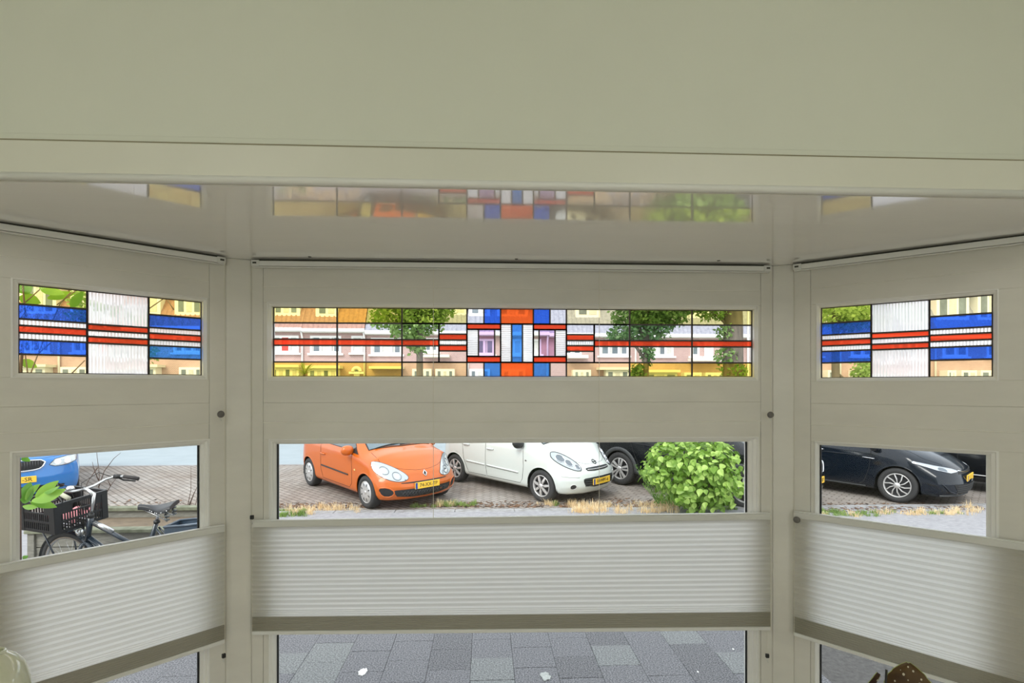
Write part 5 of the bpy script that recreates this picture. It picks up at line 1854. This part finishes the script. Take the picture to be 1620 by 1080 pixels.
# feathery weed at the bush's left foot
wp = gpt(1030, 796)
weed = thing('feathery_weed', 'feathery pale green weed at the left foot of the bush', 'weed', wp)
q = MB()
for sx, sy, ex, ey in ((1040, 796, 1004, 734), (1044, 796, 1010, 745), (1048, 796, 1022, 746), (1052, 796, 1034, 752), (1056, 796, 1046, 750), (1062, 798, 1060, 760), (1042, 797, 1016, 765), (1070, 798, 1080, 770), (1080, 799, 1100, 775)):
    A, B = at_depth(sx, sy, 8.75), at_depth(ex, ey, 8.7)
    MB().tube([A, (A + B) / 2 + Vector((.03, 0, .02)), B], [.006, .004, .002], 5).build('stem', 'leaf_weed', weed, smooth=True)
    for t in range(22):
        f = .15 + .85 * t / 22
        p = A + (B - A) * f
        for s in (-1, 1, 0):
            dv = Vector((s * .8 + qr.uniform(-.4, .4), qr.uniform(-.8, .3), qr.uniform(.2, .9))).normalized() * qr.uniform(.035, .075)
            w = Vector((qr.uniform(-1, 1), qr.uniform(-1, 1), 0)).normalized() * .006
            i = len(q.v)
            q.v += [tuple(p - w), tuple(p + w), tuple(p + dv)]
            q.f.append((i, i + 1, i + 2))
wo = q.build('foliage', 'leaf_weed', weed, recalc=False)
wo['kind'] = 'stuff'
# low ground cover under the bush
q = MB()
for _ in range(700):
    x = qr.uniform(1035, 1182)
    p = gpt(x, qr.uniform(786, 803))
    p = p + Vector((0, qr.uniform(-.05, .1), qr.uniform(.01, .13)))
    R_ = leaf_rot(p)
    s = qr.uniform(.25, .6)
    i0 = len(q.v)
    q.v += [tuple(p + R_ @ (Vector(v) * s)) for v in base.v]
    q.f += [tuple(i0 + k for k in f) for f in base.f]
tag(q.build('ground_cover', 'leaf_weed', None, recalc=False), 'low green ground cover under the bush', 'plants', kind='stuff')

# fallen leaves and dirt swept against the kerb
mat('leaf_litter', (.22, .12, .065), .9, col2=(.10, .06, .04), vscale=3)
q = MB()
for x0, x1, y0, y1, n in ((440, 580, 795, 803, 260), (650, 860, 793, 802, 380), (880, 1060, 788, 802, 330), (1300, 1560, 796, 810, 520), (140, 316, 790, 815, 260)):
    for _ in range(n):
        p = gpt(qr.uniform(x0, x1), y1 - (y1 - y0) * qr.random() ** 1.6) + Vector((0, 0, .006))
        a, s = qr.uniform(0, 2 * PI), qr.uniform(.018, .05)
        u, v = Vector((math.cos(a), math.sin(a), qr.uniform(-.3, .3))) * s, Vector((-math.sin(a), math.cos(a), qr.uniform(-.2, .2))) * s * .6
        q.quad(p - u, p - v, p + u, p + v)
tag(q.build('leaf_litter', 'leaf_litter', None, recalc=False), 'brown fallen leaves and dirt along the kerb', 'litter', kind='stuff')
# ================================================================== HOUSES AND TREES ACROSS THE ROAD
brick_mat('house_brick', (.56, .37, .33), (.50, .33, .30), (.62, .52, .48), 4.6, plane='XZ', stain=(.86, .84, .84), bump=.1)
mat('roof_red', (.46, .26, .19), .7, col2=(.33, .19, .15), vscale=7)
mat('roof_grey', (.37, .38, .43), .65, col2=(.26, .27, .32), vscale=7)
mat('house_white', (.86, .86, .83), .5)
mat('house_dark', (.12, .10, .09), .9)  # one even dark brown for the block behind the roof
mat('house_glass', (.16, .20, .22), .08, coat=.5, var=.3, vscale=1.5)
mat('curtain', (.62, .62, .58), .8, var=.1, vscale=9)
mat('awning', (.80, .77, .66), .7)
mat('poppy_print', (.75, .08, .06), .7)
HY = 30.0
def hx(x):
    d = ray(x, 540)
    return d.x * HY / d.y
def hz(y):
    return CAM_H + (HORIZON - y) / FOC * HY * math.cos(YAW)
tile_cache = {}
def roof_mesh(w, z0, dz, slope, m):
    """real pantiles: rolls across, steps up the slope"""
    q = MB()
    nc = max(4, int(w / .24))
    nr = int(dz / .30)
    rows = []
    for r in range(nr + 1):
        for lip in ((0, 1) if 0 < r < nr else ((0,) if r == 0 else (1,))):
            z = dz * r / nr
            y = z * slope
            off = .035 if lip == 0 else 0.0
            row = []
            for k in range(nc * 4 + 1):
                u = k / 4
                roll = .035 * max(0.0, math.sin(2 * PI * u)) 
                row.append((w * k / (nc * 4), y - off - roll, z0 + z + off * .2))
            rows.append(row)
    q.grid(rows)
    return q
def house(label, xa, xb, gut, roof, feats, zroof=8.6):
    X0, X1 = hx(xa), hx(xb)
    zg = hz(gut)
    g = thing('terraced_house', label, 'house', ((X0 + X1) / 2, HY, ROAD_Z + .1), 'terraced houses across the road')
    bxm = lambda nm, a, b, m, par=None: MB().box(a, b).build(nm, m, par or g)
    bxm('wall', (X0, HY, ROAD_Z), (X1, HY + 7, zg), 'house_brick')
    bxm('eaves_board', (X0, HY - .30, zg - .04), (X1, HY, zg), 'house_white')  # white board under the gutter
    bxm('gutter', (X0, HY - .42, zg), (X1, HY - .28, zg + .17), 'house_white')
    rf = roof_mesh(X1 - X0, zg + .15, zroof - zg, .62, roof)
    rf.v = [(v[0] + X0, v[1] + HY - .36, v[2]) for v in rf.v]
    rf.build('roof', roof, g, recalc=False, smooth=False)
    bxm('roof_back', (X0, HY + (zroof - zg) * .62 - .3, zg), (X1, HY + 7, zroof - .05), 'house_dark')
    for f in feats:
        k = f[0]
        if k == 'win':
            _, a, b, yt, yb, n = f[:6]
            a, b = max(a, xa + 4.5), min(b, xb - 4.5)
            y0 = HY
            build_window(g, hx(a), hx(b), hz(yb), hz(yt), y0, n, f[6] if len(f) > 6 else 'house_glass')
        elif k == 'dormer':
            _, a, b, yb, n = f
            xa_, xb_ = hx(a), hx(b)
            z0 = hz(yb) - .0
            y0 = HY - .36 + (z0 - zg - .15) * .62 - .05
            sc = y0 / HY
            xa_, xb_ = xa_ * sc, xb_ * sc
            z0 = CAM_H + (z0 - CAM_H) * sc
            d = bxm('dormer', (xa_ - .12, y0, z0 - .12), (xb_ + .12, y0 + 2.2, z0 + 1.55), 'house_white')
            bxm('dormer_roof', (xa_ - .3, y0 - .25, z0 + 1.55), (xb_ + .3, y0 + 2.2, z0 + 1.72), 'house_white', d)
            w_ = (xb_ - xa_) / n
            for i in range(n):
                bxm('pane', (xa_ + i * w_ + .07, y0 - .02, z0 + .1), (xa_ + (i + 1) * w_ - .07, y0 + .03, z0 + 1.4), 'curtain' if i % 2 else 'house_glass', d)
        elif k == 'pipe':
            x = min(max(hx(f[1]), X0 + .07), X1 - .07)
            MB().tube([(x, HY - .3, zg + .02), (x, HY - .08, zg - .35), (x, HY - .08, ROAD_Z)], .05, 8).build('downpipe', 'house_white', g, smooth=True)
        elif k == 'canopy':
            _, a, b, yt, yb = f
            a, b = max(a, xa + 1), min(b, xb - 1)
            bxm('canopy', (hx(a), HY - .75, hz(yb)), (hx(b), HY, hz(yt)), 'awning')
        elif k == 'bay':
            _, a, b, yt, n = f
            x0, x1, z1 = max(hx(a), X0 + .03), min(hx(b), X1 - .03), hz(yt)
            bw = bxm('bay_window', (x0, HY - .55, ROAD_Z), (x1, HY, .75), 'house_brick')
            bxm('bay_frame', (x0, HY - .55, .75), (x1, HY, z1), 'house_white', bw)
            w_ = (x1 - x0 - .1) / n
            for i in range(n):
                bxm('pane', (x0 + .05 + i * w_ + .08, HY - .57, .85), (x0 + .05 + (i + 1) * w_ - .08, HY - .5, z1 - .12), 'curtain' if i % 2 else 'house_glass', bw)
        elif k == 'arch':
            _, a, b, yt, yb = f
            x0, x1 = hx(a), hx(b)
            r_ = (x1 - x0) / 2
            cz_ = hz(yb)
            ring = [((x0 + x1) / 2 + r_ * math.cos(PI * q / 14), HY - .04, cz_ + r_ * math.sin(PI * q / 14)) for q in range(15)]
            d = MB().tube(ring, .10, 8).build('door_arch', 'house_white', g, smooth=True)
            MB().poly([(p[0], HY - .02, p[2]) for p in ring]).build('fanlight', 'house_glass', d)
            bxm('door', (x0 + .05, HY - .03, ROAD_Z), (x1 - .05, HY + .02, cz_ - .12), 'house_white', d)
            bxm('lintel', (x0 - .2, HY - .10, cz_ - .12), (x1 + .2, HY, cz_), 'house_white', d)
def build_window(g, x0, x1, z0, z1, y0, n, glass):
    q = MB()
    t = .11
    for a, b in (((x0, y0 - .06, z0), (x0 + t, y0 + .05, z1)), ((x1 - t, y0 - .06, z0), (x1, y0 + .05, z1)), ((x0 + t, y0 - .06, z0), (x1 - t, y0 + .05, z0 + t)), ((x0 + t, y0 - .06, z1 - t), (x1 - t, y0 + .05, z1))):
        q.box(a, b)
    for i in range(1, n):
        xm = x0 + (x1 - x0) * i / n
        q.box((xm - t * .55, y0 - .06, z0 + t), (xm + t * .55, y0 + .05, z1 - t))
    q.box((x0 - .12, y0 - .14, z0 - .10), (x1 + .12, y0, z0))
    w = q.build('window', 'house_white', g)
    for i in range(n):
        a, b = x0 + (x1 - x0) * i / n + t * .55, x0 + (x1 - x0) * (i + 1) / n - t * .55
        m = glass if isinstance(glass, str) else glass[i]
        MB().box((a, y0 - .02, z0 + t), (b, y0 + .0, z1 - t)).build('pane', m, w)
        if m == 'house_glass':
            MB().box((a + .02, y0 - .024, z0 + t), (a + (b - a) * .28, y0 - .02, z1 - t)).build('curtain', 'curtain', w)
GL, CU = 'house_glass', 'curtain'
house('brick house with two white dormers left of the first white downpipe', 345, 481, 525.5, 'roof_red', [('win', 430, 473, 532, 559, 3, (CU, 'poppy_print', CU)), ('win', 372, 412, 532, 559, 2), ('dormer', 434, 471, 499, 3), ('dormer', 372, 410, 499, 3), ('pipe', 480), ('canopy', 428, 482, 578, 582), ('bay', 433, 478, 582, 4), ('arch', 372, 388, 580, 588)])
house('brick house with an arched fanlight between two white downpipes', 481, 579, 526.5, 'roof_red', [('win', 491, 540, 532, 559.5, 3, (GL, CU, GL)), ('win', 556, 578, 532, 558.5, 1, (CU,)), ('dormer', 503, 531, 500, 2), ('pipe', 579.5), ('canopy', 486, 543, 579, 583.5), ('bay', 492, 538, 583.5, 4), ('arch', 558.5, 570.5, 580, 588)])
house('brick house behind the yellow-green tree with a wide white window', 579.5, 742, 529.5, 'roof_grey', [('win', 587, 636, 535, 561, 3, (GL, CU, GL)), ('win', 671, 693, 535, 557, 2), ('dormer', 704, 736, 497, 2), ('pipe', 741), ('canopy', 588, 640, 580, 584), ('bay', 654, 684, 584, 3), ('bay', 690, 720, 584, 3), ('canopy', 670, 712, 562, 566)])
house('brick house seen through the purple glass panes', 742, 868, 530.5, 'roof_grey', [('win', 750, 782, 536, 561, 2), ('win', 800, 826, 536, 561, 2, (CU, CU)), ('dormer', 745, 772, 498, 2), ('dormer', 790, 832, 499, 3), ('pipe', 867), ('bay', 741, 775, 584, 3), ('bay', 793, 830, 584, 3), ('win', 836, 856, 536, 560, 1, (CU,))])
house('brick house with white dormer right of the purple panes', 868, 1007, 532, 'roof_grey', [('win', 888, 920, 548, 561, 2), ('win', 948, 994, 536, 562, 3, (GL, GL, GL)), ('dormer', 914, 946, 499, 2), ('pipe', 1006.5), ('bay', 904, 932, 585, 3), ('canopy', 943, 996, 581, 585), ('bay', 955, 992, 585, 3), ('canopy', 897, 927, 562, 567)])
house('brick house between the two street trees', 1007, 1184, 532.5, 'roof_grey', [('win', 1015, 1065, 537, 562.5, 4, (CU, CU, GL, CU)), ('win', 1092, 1106, 537, 562.5, 1), ('win', 1114, 1128, 537, 562.5, 1, (CU,)), ('dormer', 1080, 1118, 498, 2), ('canopy', 1088, 1135, 566, 571), ('canopy', 1010, 1069, 585, 589), ('bay', 1014, 1066, 589, 3), ('bay', 1077, 1104, 589, 2), ('bay', 1110, 1140, 589, 3), ('pipe', 1183)])
house('brick house behind the trunk of the right street tree', 1184, 1330, 532.5, 'roof_grey', [('win', 1190, 1225, 537, 562, 2), ('win', 1262, 1300, 537, 562, 2), ('dormer', 1200, 1240, 499, 3), ('dormer', 1270, 1300, 499, 2), ('pipe', 1329), ('bay', 1300, 1310, 585, 1), ('bay', 1342 - 80, 1290, 585, 3)])
house('brick house seen through the left half of the right stained glass', 1330, 1480, 532.5, 'roof_red', [('win', 1345, 1380, 537, 562, 2), ('win', 1410, 1450, 537, 562, 3), ('dormer', 1350, 1390, 499, 3), ('dormer', 1420, 1455, 499, 3), ('pipe', 1479), ('bay', 1342, 1365, 585, 2), ('bay', 1400, 1440, 585, 3)])
house('brick house seen through the right half of the right stained glass', 1480, 1640, 532.5, 'roof_grey', [('win', 1490, 1530, 537, 562, 2), ('win', 1560, 1600, 537, 562, 3), ('dormer', 1475 + 10, 1530, 499, 3), ('dormer', 1550, 1590, 499, 3), ('bay', 1474 + 12, 1500, 585, 2), ('bay', 1508, 1532, 585, 2), ('bay', 1538, 1566, 585, 2)])
house('brick house seen through the right half of the left stained glass', 190, 345, 524, 'roof_red', [('win', 205, 245, 532, 559, 3), ('win', 275, 320, 532, 559, 3), ('dormer', 215, 250, 499, 2), ('dormer', 280, 318, 499, 3), ('pipe', 344), ('canopy', 200, 262, 578, 582), ('bay', 210, 256, 582, 3), ('bay', 292, 330, 582, 3)])
house('brick house seen through the left half of the left stained glass', 20, 190, 523, 'roof_red', [('win', 35, 80, 532, 559, 3), ('win', 115, 160, 532, 559, 3), ('dormer', 40, 85, 499, 3), ('dormer', 115, 150, 499, 2), ('pipe', 95), ('canopy', 28, 90, 578, 582), ('bay', 36, 84, 582, 3), ('bay', 108, 150, 582, 3)])

# ------------------------------------------------------------------ street trees
mat('bark', (.20, .17, .13), .9, col2=(.11, .095, .075), vscale=6, bump=.8, bscale=14, stretch=(1, 1, .25))
leaf_mat('leaf_tree', (.13, .27, .05), (.40, .56, .20), .4, 1.5)
leaf_mat('leaf_tree_dark', (.10, .21, .07), (.30, .44, .18), .4, 1.5)
def tree(label, x, ybase, Y, trunk_r, blobs, m, seed, n, ls=.17, trunk_top=None, lean=0.0):
    q = random.Random(seed)
    d = ray(x, 540)
    bx0 = d.x * Y / d.y
    t = thing('street_tree', label, 'tree', (bx0, Y, ROAD_Z), 'trees along the road')
    ztop = trunk_top or 7.0
    MB().tube([(bx0, Y, ROAD_Z - .1), (bx0 + lean * .3, Y, 1.5), (bx0 + lean, Y, ztop * .6), (bx0 + lean * 1.6, Y, ztop)], [trunk_r * 1.25, trunk_r, trunk_r * .9, trunk_r * .5], 14).build('trunk', 'bark', t, smooth=True)
    mb = MB()
    tot = sum(b[2] * b[3] for b in blobs)
    for bx_, by_, rx_, rz_, ry_ in blobs:
        c = on_plane_y(bx_, by_, Y)
        s = Y / FOC
        MB().tube([(bx0 + lean, Y, min(ztop * .8, max(2.5, c.z - 1.0))), ((bx0 + c.x) / 2, Y, c.z - .4), (c.x, Y, c.z)], [.07, .05, .02], 6).build('branch', 'bark', t, smooth=True)
        for _ in range(int(n * rx_ * rz_ / tot)):
            while True:
                a, b, e = q.uniform(-1, 1), q.uniform(-1, 1), q.uniform(-1, 1)
                if a * a + b * b + e * e < 1 + .25 * math.sin(a * 8 + b * 7): break
            p = Vector((c.x + a * rx_ * s, Y + e * ry_, c.z + b * rz_ * s))
            u = Vector((q.uniform(-1, 1), q.uniform(-1, 1), q.uniform(-1, .6))).normalized()
            v = u.cross(Vector((q.uniform(-1, 1), q.uniform(-1, 1), q.uniform(-1, 1)))).normalized()
            L = ls * q.uniform(.6, 1.3)
            i = len(mb.v)
            mb.v += [tuple(p), tuple(p + u * L * .5 + v * L * .32), tuple(p + u * L), tuple(p + u * L * .5 - v * L * .32)]
            mb.f.append((i, i + 1, i + 2, i + 3))
    f = mb.build('foliage', m, t, recalc=False)
    f['kind'] = 'stuff'
tree('bushy street tree left of the stained-glass centre', 664, 600, 21.0, .13, [(668, 500, 40, 30, 1.2), (645, 525, 28, 20, 1.0), (618, 502, 32, 20, 1.0), (690, 480, 34, 26, 1.2), (660, 545, 14, 16, .6), (640, 470, 60, 24, 1.4)], 'leaf_tree', 5, 5200)
tree('slender street tree right of the stained-glass centre', 1022, 600, 20.6, .11, [(1030, 515, 32, 26, 1.0), (1000, 500, 34, 20, 1.0), (1060, 500, 30, 18, 1.0), (985, 528, 26, 12, .8), (1035, 470, 70, 26, 1.6), (1024, 556, 9, 22, .4), (1008, 588, 12, 14, .5)], 'leaf_tree_dark', 6, 5200)
tree('thick-trunked street tree at the right end of the stained glass', 1160, 600, 20.6, .38, [(1130, 492, 20, 16, .8), (1145, 525, 10, 14, .5), (1148, 560, 14, 16, .6), (1105, 480, 30, 16, 1.0), (1160, 586, 18, 14, .7), (1140, 455, 90, 24, 2.0)], 'leaf_tree', 7, 3600, .16, 7.5)
tree('leafy street tree behind the left corner of the right stained glass', 1322, 600, 21.0, .15, [(1330, 488, 46, 30, 1.4), (1352, 505, 30, 20, 1.0), (1366, 590, 14, 26, .6)], 'leaf_tree', 8, 3000)
tree('leafy street tree outside the left stained glass', 185, 600, 21.0, .13, [(160, 480, 40, 24, 1.2), (200, 555, 36, 26, 1.2), (150, 505, 30, 16, 1.0)], 'leaf_tree', 9, 2600)
# lamp post and clipped palm-like shrub
x_ = ray(1183.5, 540).x * 20.3 / ray(1183.5, 540).y
lp_ = thing('lamp_post', 'slim white lamp post beside the thick tree trunk', 'lamp post', (x_, 20.3, ROAD_Z))
MB().tube([(x_, 20.3, ROAD_Z), (x_, 20.3, 5.6)], [.05, .035], 10).build('pole', 'house_white', lp_, smooth=True)
MB().tube([(x_, 20.3, 5.6), (x_ - .2, 20.1, 5.85), (x_ - .6, 19.7, 5.95)], .03, 8).build('arm', 'house_white', lp_, smooth=True)
MB().lathe([(0, .05), (.10, .04), (.14, 0), (.10, -.04), (0, -.05)], 14, Matrix.Translation((x_ - .65, 19.65, 5.94))).build('lamp_head', 'alloy_dark', lp_, smooth=True)
leaf_mat('leaf_spiky', (.20, .28, .06), (.45, .52, .18), .35, 3)
def spiky(label, x, y, Y, n, L, seed):
    q = random.Random(seed)
    c = on_plane_y(x, y, Y)
    t = thing('spiky_shrub', label, 'shrub', (c.x, Y, ROAD_Z + .1))
    MB().tube([(c.x, Y, ROAD_Z), (c.x, Y, c.z)], [.09, .06], 8).build('stem', 'bark', t, smooth=True)
    me = blade(1.0, .05, .35).mesh('leaf', None, True)
    me.materials.append(MATS['leaf_spiky'])
    for k in range(n):
        a, e = q.uniform(0, 2 * PI), q.uniform(.1, 1.3)
        o = bpy.data.objects.new('leaf', me)
        COL.objects.link(o)
        o.parent = t
        o.matrix_local = RM[t.name] @ (Matrix.Translation(c) @ Matrix.Rotation(a, 4, 'Z') @ Matrix.Rotation(-e, 4, 'Y') @ Matrix.Scale(L * q.uniform(.7, 1.1), 4))
spiky('spiky palm-like shrub before the house with two dormers', 482, 592, 27.5, 34, .75, 2)
spiky('arching spiky shrub at the right edge of the stained glass', 1178, 596, 21, 40, .7, 3)
# ================================================================== THINGS ON THE WINDOW BOARD
mat('vase_glaze', (.80, .79, .66), .06, col2=(.50, .53, .34), vscale=5, coat=1.0, stretch=(1, 1, .35))
mat('table_wood', (.35, .22, .12), .45, var=.2, vscale=8)
mat('pot_clay', (.55, .52, .47), .6, var=.1)
leaf_mat('begonia', (.030, .008, .005), (.11, .06, .014), .25, 16)
mat('leaf_spot', (.66, .60, .45), .6)
mat('leaf_edge', (.40, .45, .16), .6)
# rounded vase on a small pedestal table, lower left corner
vz = at_depth(0, 1032, 1.45)
vx = at_depth(-8, 1080, 1.45)
tbl_z = vz.z - .30
VT = Vector((vx.x - .005, vx.y, tbl_z))
ft = thing('pedestal_table', 'small round wooden table under the glazed vase', 'table', (VT.x, VT.y, FLOOR_Z))
hh = tbl_z - FLOOR_Z
MB().lathe([(0, hh - .025), (.17, hh - .025), (.18, hh - .015), (.175, hh), (0, hh)], 32).build('top', 'table_wood', ft, local=True, smooth=True)
MB().lathe([(.02, .03), (.028, .2), (.02, hh - .1), (.05, hh - .025)], 16).build('pedestal', 'table_wood', ft, local=True, smooth=True)
MB().lathe([(0, 0), (.14, 0), (.14, .015), (.03, .035), (0, .035)], 24).build('foot', 'table_wood', ft, local=True, smooth=True)
va = thing('vase', 'glossy cream-green rounded vase in the lower left corner', 'vase', VT)
pr_ = [(0, 0), (.045, 0), (.06, .02), (.072, .10), (.078, .17), (.076, .22), (.064, .262), (.045, .285), (.030, .296), (.026, .30), (.020, .296), (.020, .25), (0, .20)]
MB().lathe(pr_, 40).build('body', 'vase_glaze', va, local=True, smooth=True)
MB().tube([(.024 * math.cos(2 * PI * k / 20), .024 * math.sin(2 * PI * k / 20), .30) for k in range(20)], .004, 8, closed=True).build('rim', 'vase_glaze', va, local=True, smooth=True)
# polka-dot begonia in a pot on a stand, lower right corner
BZ = 1.62
bb = at_depth(1432, 1180, BZ)
stand_h = .30
pot_top = bb.z
st = thing('plant_stand', 'low wooden stand under the spotted begonia', 'stand', (bb.x, bb.y, FLOOR_Z))
ph = pot_top - .14 - FLOOR_Z
MB().lathe([(0, ph - .03), (.12, ph - .03), (.12, ph), (0, ph)], 24).build('top', 'table_wood', st, local=True)
for k in range(3):
    a = 2 * PI * k / 3
    MB().tube([(.08 * math.cos(a), .08 * math.sin(a), ph - .03), (.13 * math.cos(a), .13 * math.sin(a), 0)], .012, 8).build('leg', 'table_wood', st, local=True, smooth=True)
bg = thing('begonia', 'dark begonia with pale polka dots in the lower right corner', 'houseplant', (bb.x, bb.y, pot_top - .14))
MB().lathe([(0, 0), (.065, 0), (.09, .13), (.095, .14), (.082, .14), (.078, .11), (0, .11)], 28).build('pot', 'pot_clay', bg, local=True, smooth=True)
def begonia_leaf(tip, basepx, Z, wd, spots, roll=0.0):
    """outline in photo pixels is avoided: the leaf is a pointed wing shape between its base and tip"""
    A, B = at_depth(*basepx, Z), at_depth(*tip, Z + .02)
    x = (B - A); L = x.length; x.normalize()
    n = -(A - EYE).normalized()
    y = n.cross(x).normalized()
    y = Matrix.Rotation(roll, 3, x) @ y
    n = x.cross(y)
    if n.dot(EYE - A) < 0: n = -n
    q = MB(); rows = []
    def wdt(t): return wd * (max(0.0, math.sin(PI * (t * .86 + .13))) ** .75) * (1 + .03 * math.sin(t * 40))
    def pos(t, s):
        return A + x * (L * t) + y * (wdt(t) * s) + n * (.012 * (1 - s * s) - .02 * t * t)
    for i in range(17):
        t = i / 16
        rows.append([pos(t, s) for s in (-1, -.66, -.33, 0, .33, .66, 1)])
    lo_ = q.grid(rows).build('leaf', 'begonia', bg, smooth=True, recalc=False)
    MB().tube([pos(i / 16, -1) for i in range(17)] + [pos(i / 16, 1) for i in reversed(range(17))], .0011, 5, closed=True).build('leaf_margin', 'leaf_edge', lo_, smooth=True)
    for t, s, r in spots:
        c = pos(t, s) + n * .0016
        el = []
        for k in range(12):
            u = 2 * PI * k / 12
            el.append(c + x * (r * 1.25 * math.cos(u)) + y * (r * math.sin(u)))
        MB().poly(el).build('spot', 'leaf_spot', lo_)
    MB().tube([Vector((bb.x, bb.y, pot_top - .03)), (A + Vector((bb.x, bb.y, pot_top))) / 2 + Vector((0, 0, .01)), A], .004, 6).build('leaf_stem', 'begonia', bg, smooth=True)
q_ = random.Random(4)
spots_ = [(.93, .05, .0022), (.86, -.35, .0026), (.76, .30, .0032), (.72, -.62, .0024), (.62, -.45, .0040), (.58, .62, .0022), (.52, .1, .003), (.45, -.7, .003), (.40, .4, .0035), (.30, -.2, .004), (.25, .6, .003), (.83, .55, .0012), (.66, .05, .0016), (.48, .75, .0018)]
begonia_leaf((1437, 1050), (1441, 1125), BZ, .062, spots_)
begonia_leaf((1397, 1069), (1360, 1100), BZ + .03, .010, spots_[:3], .9)
begonia_leaf((1480, 1100), (1445, 1150), BZ - .05, .05, spots_[:9], .4)
begonia_leaf((1380, 1105), (1425, 1160), BZ - .06, .05, spots_[:9], -.4)
sa_, sb_ = at_depth(1400, 1105, BZ + .02), at_depth(1402.3, 1059, BZ + .02)
MB().tube([Vector((bb.x - .02, bb.y, pot_top - .04)), sa_, sb_], .0032, 8).build('support_cane', 'black_plastic', bg, smooth=True)
# ================================================================== unseen fill lamps, added behind the viewer to brighten the room
emit_mat('pendant_fill_glow', (1.0, .97, .90), PENDANT_FILL_STRENGTH)
emit_mat('standing_fill_glow', (1.0, .97, .90), STANDING_FILL_STRENGTH)
mat('lamp_metal', (.25, .2, .12), .3, metal=.9)
for i, x in enumerate((-1.35, 1.35)):  # hanging globes added to brighten the wall and room
    y, z = -.55, 3.0
    t = thing('pendant_fill', ('left' if i == 0 else 'right') + ' hanging globe fill lamp added unseen behind the viewer', 'lamp', (x, y, ROOM_TOP), 'added hanging fill lamps')
    MB().lathe([(0, 0), (.05, 0), (.05, -.02), (.006, -.03), (.006, z - ROOM_TOP + .2), (.04, z - ROOM_TOP + .19), (0, z - ROOM_TOP + .18)], 20).build('stem', 'lamp_metal', t, local=True, smooth=True)
    MB().lathe([(.20 * math.sin(PI * k / 14), z - ROOM_TOP - .20 * math.cos(PI * k / 14)) for k in range(15)], 28).build('globe', 'pendant_fill_glow', t, local=True, smooth=True)
for i, x in enumerate((-1.25, 1.25)):  # standing globes added to lift the bay ceiling from below
    y, z = -1.6, 1.62
    t = thing('standing_fill', ('left' if i == 0 else 'right') + ' standing globe fill lamp added unseen behind the viewer', 'lamp', (x, y, FLOOR_Z), 'added standing fill lamps')
    h = z - FLOOR_Z
    MB().lathe([(0, 0), (.16, 0), (.16, .02), (.02, .04), (.012, .06), (.012, h - .24), (.05, h - .22), (0, h - .21)], 20).build('stand', 'lamp_metal', t, local=True, smooth=True)
    MB().lathe([(.22 * math.sin(PI * k / 14), h - .22 * math.cos(PI * k / 14)) for k in range(15)], 28).build('globe', 'standing_fill_glow', t, local=True, smooth=True)
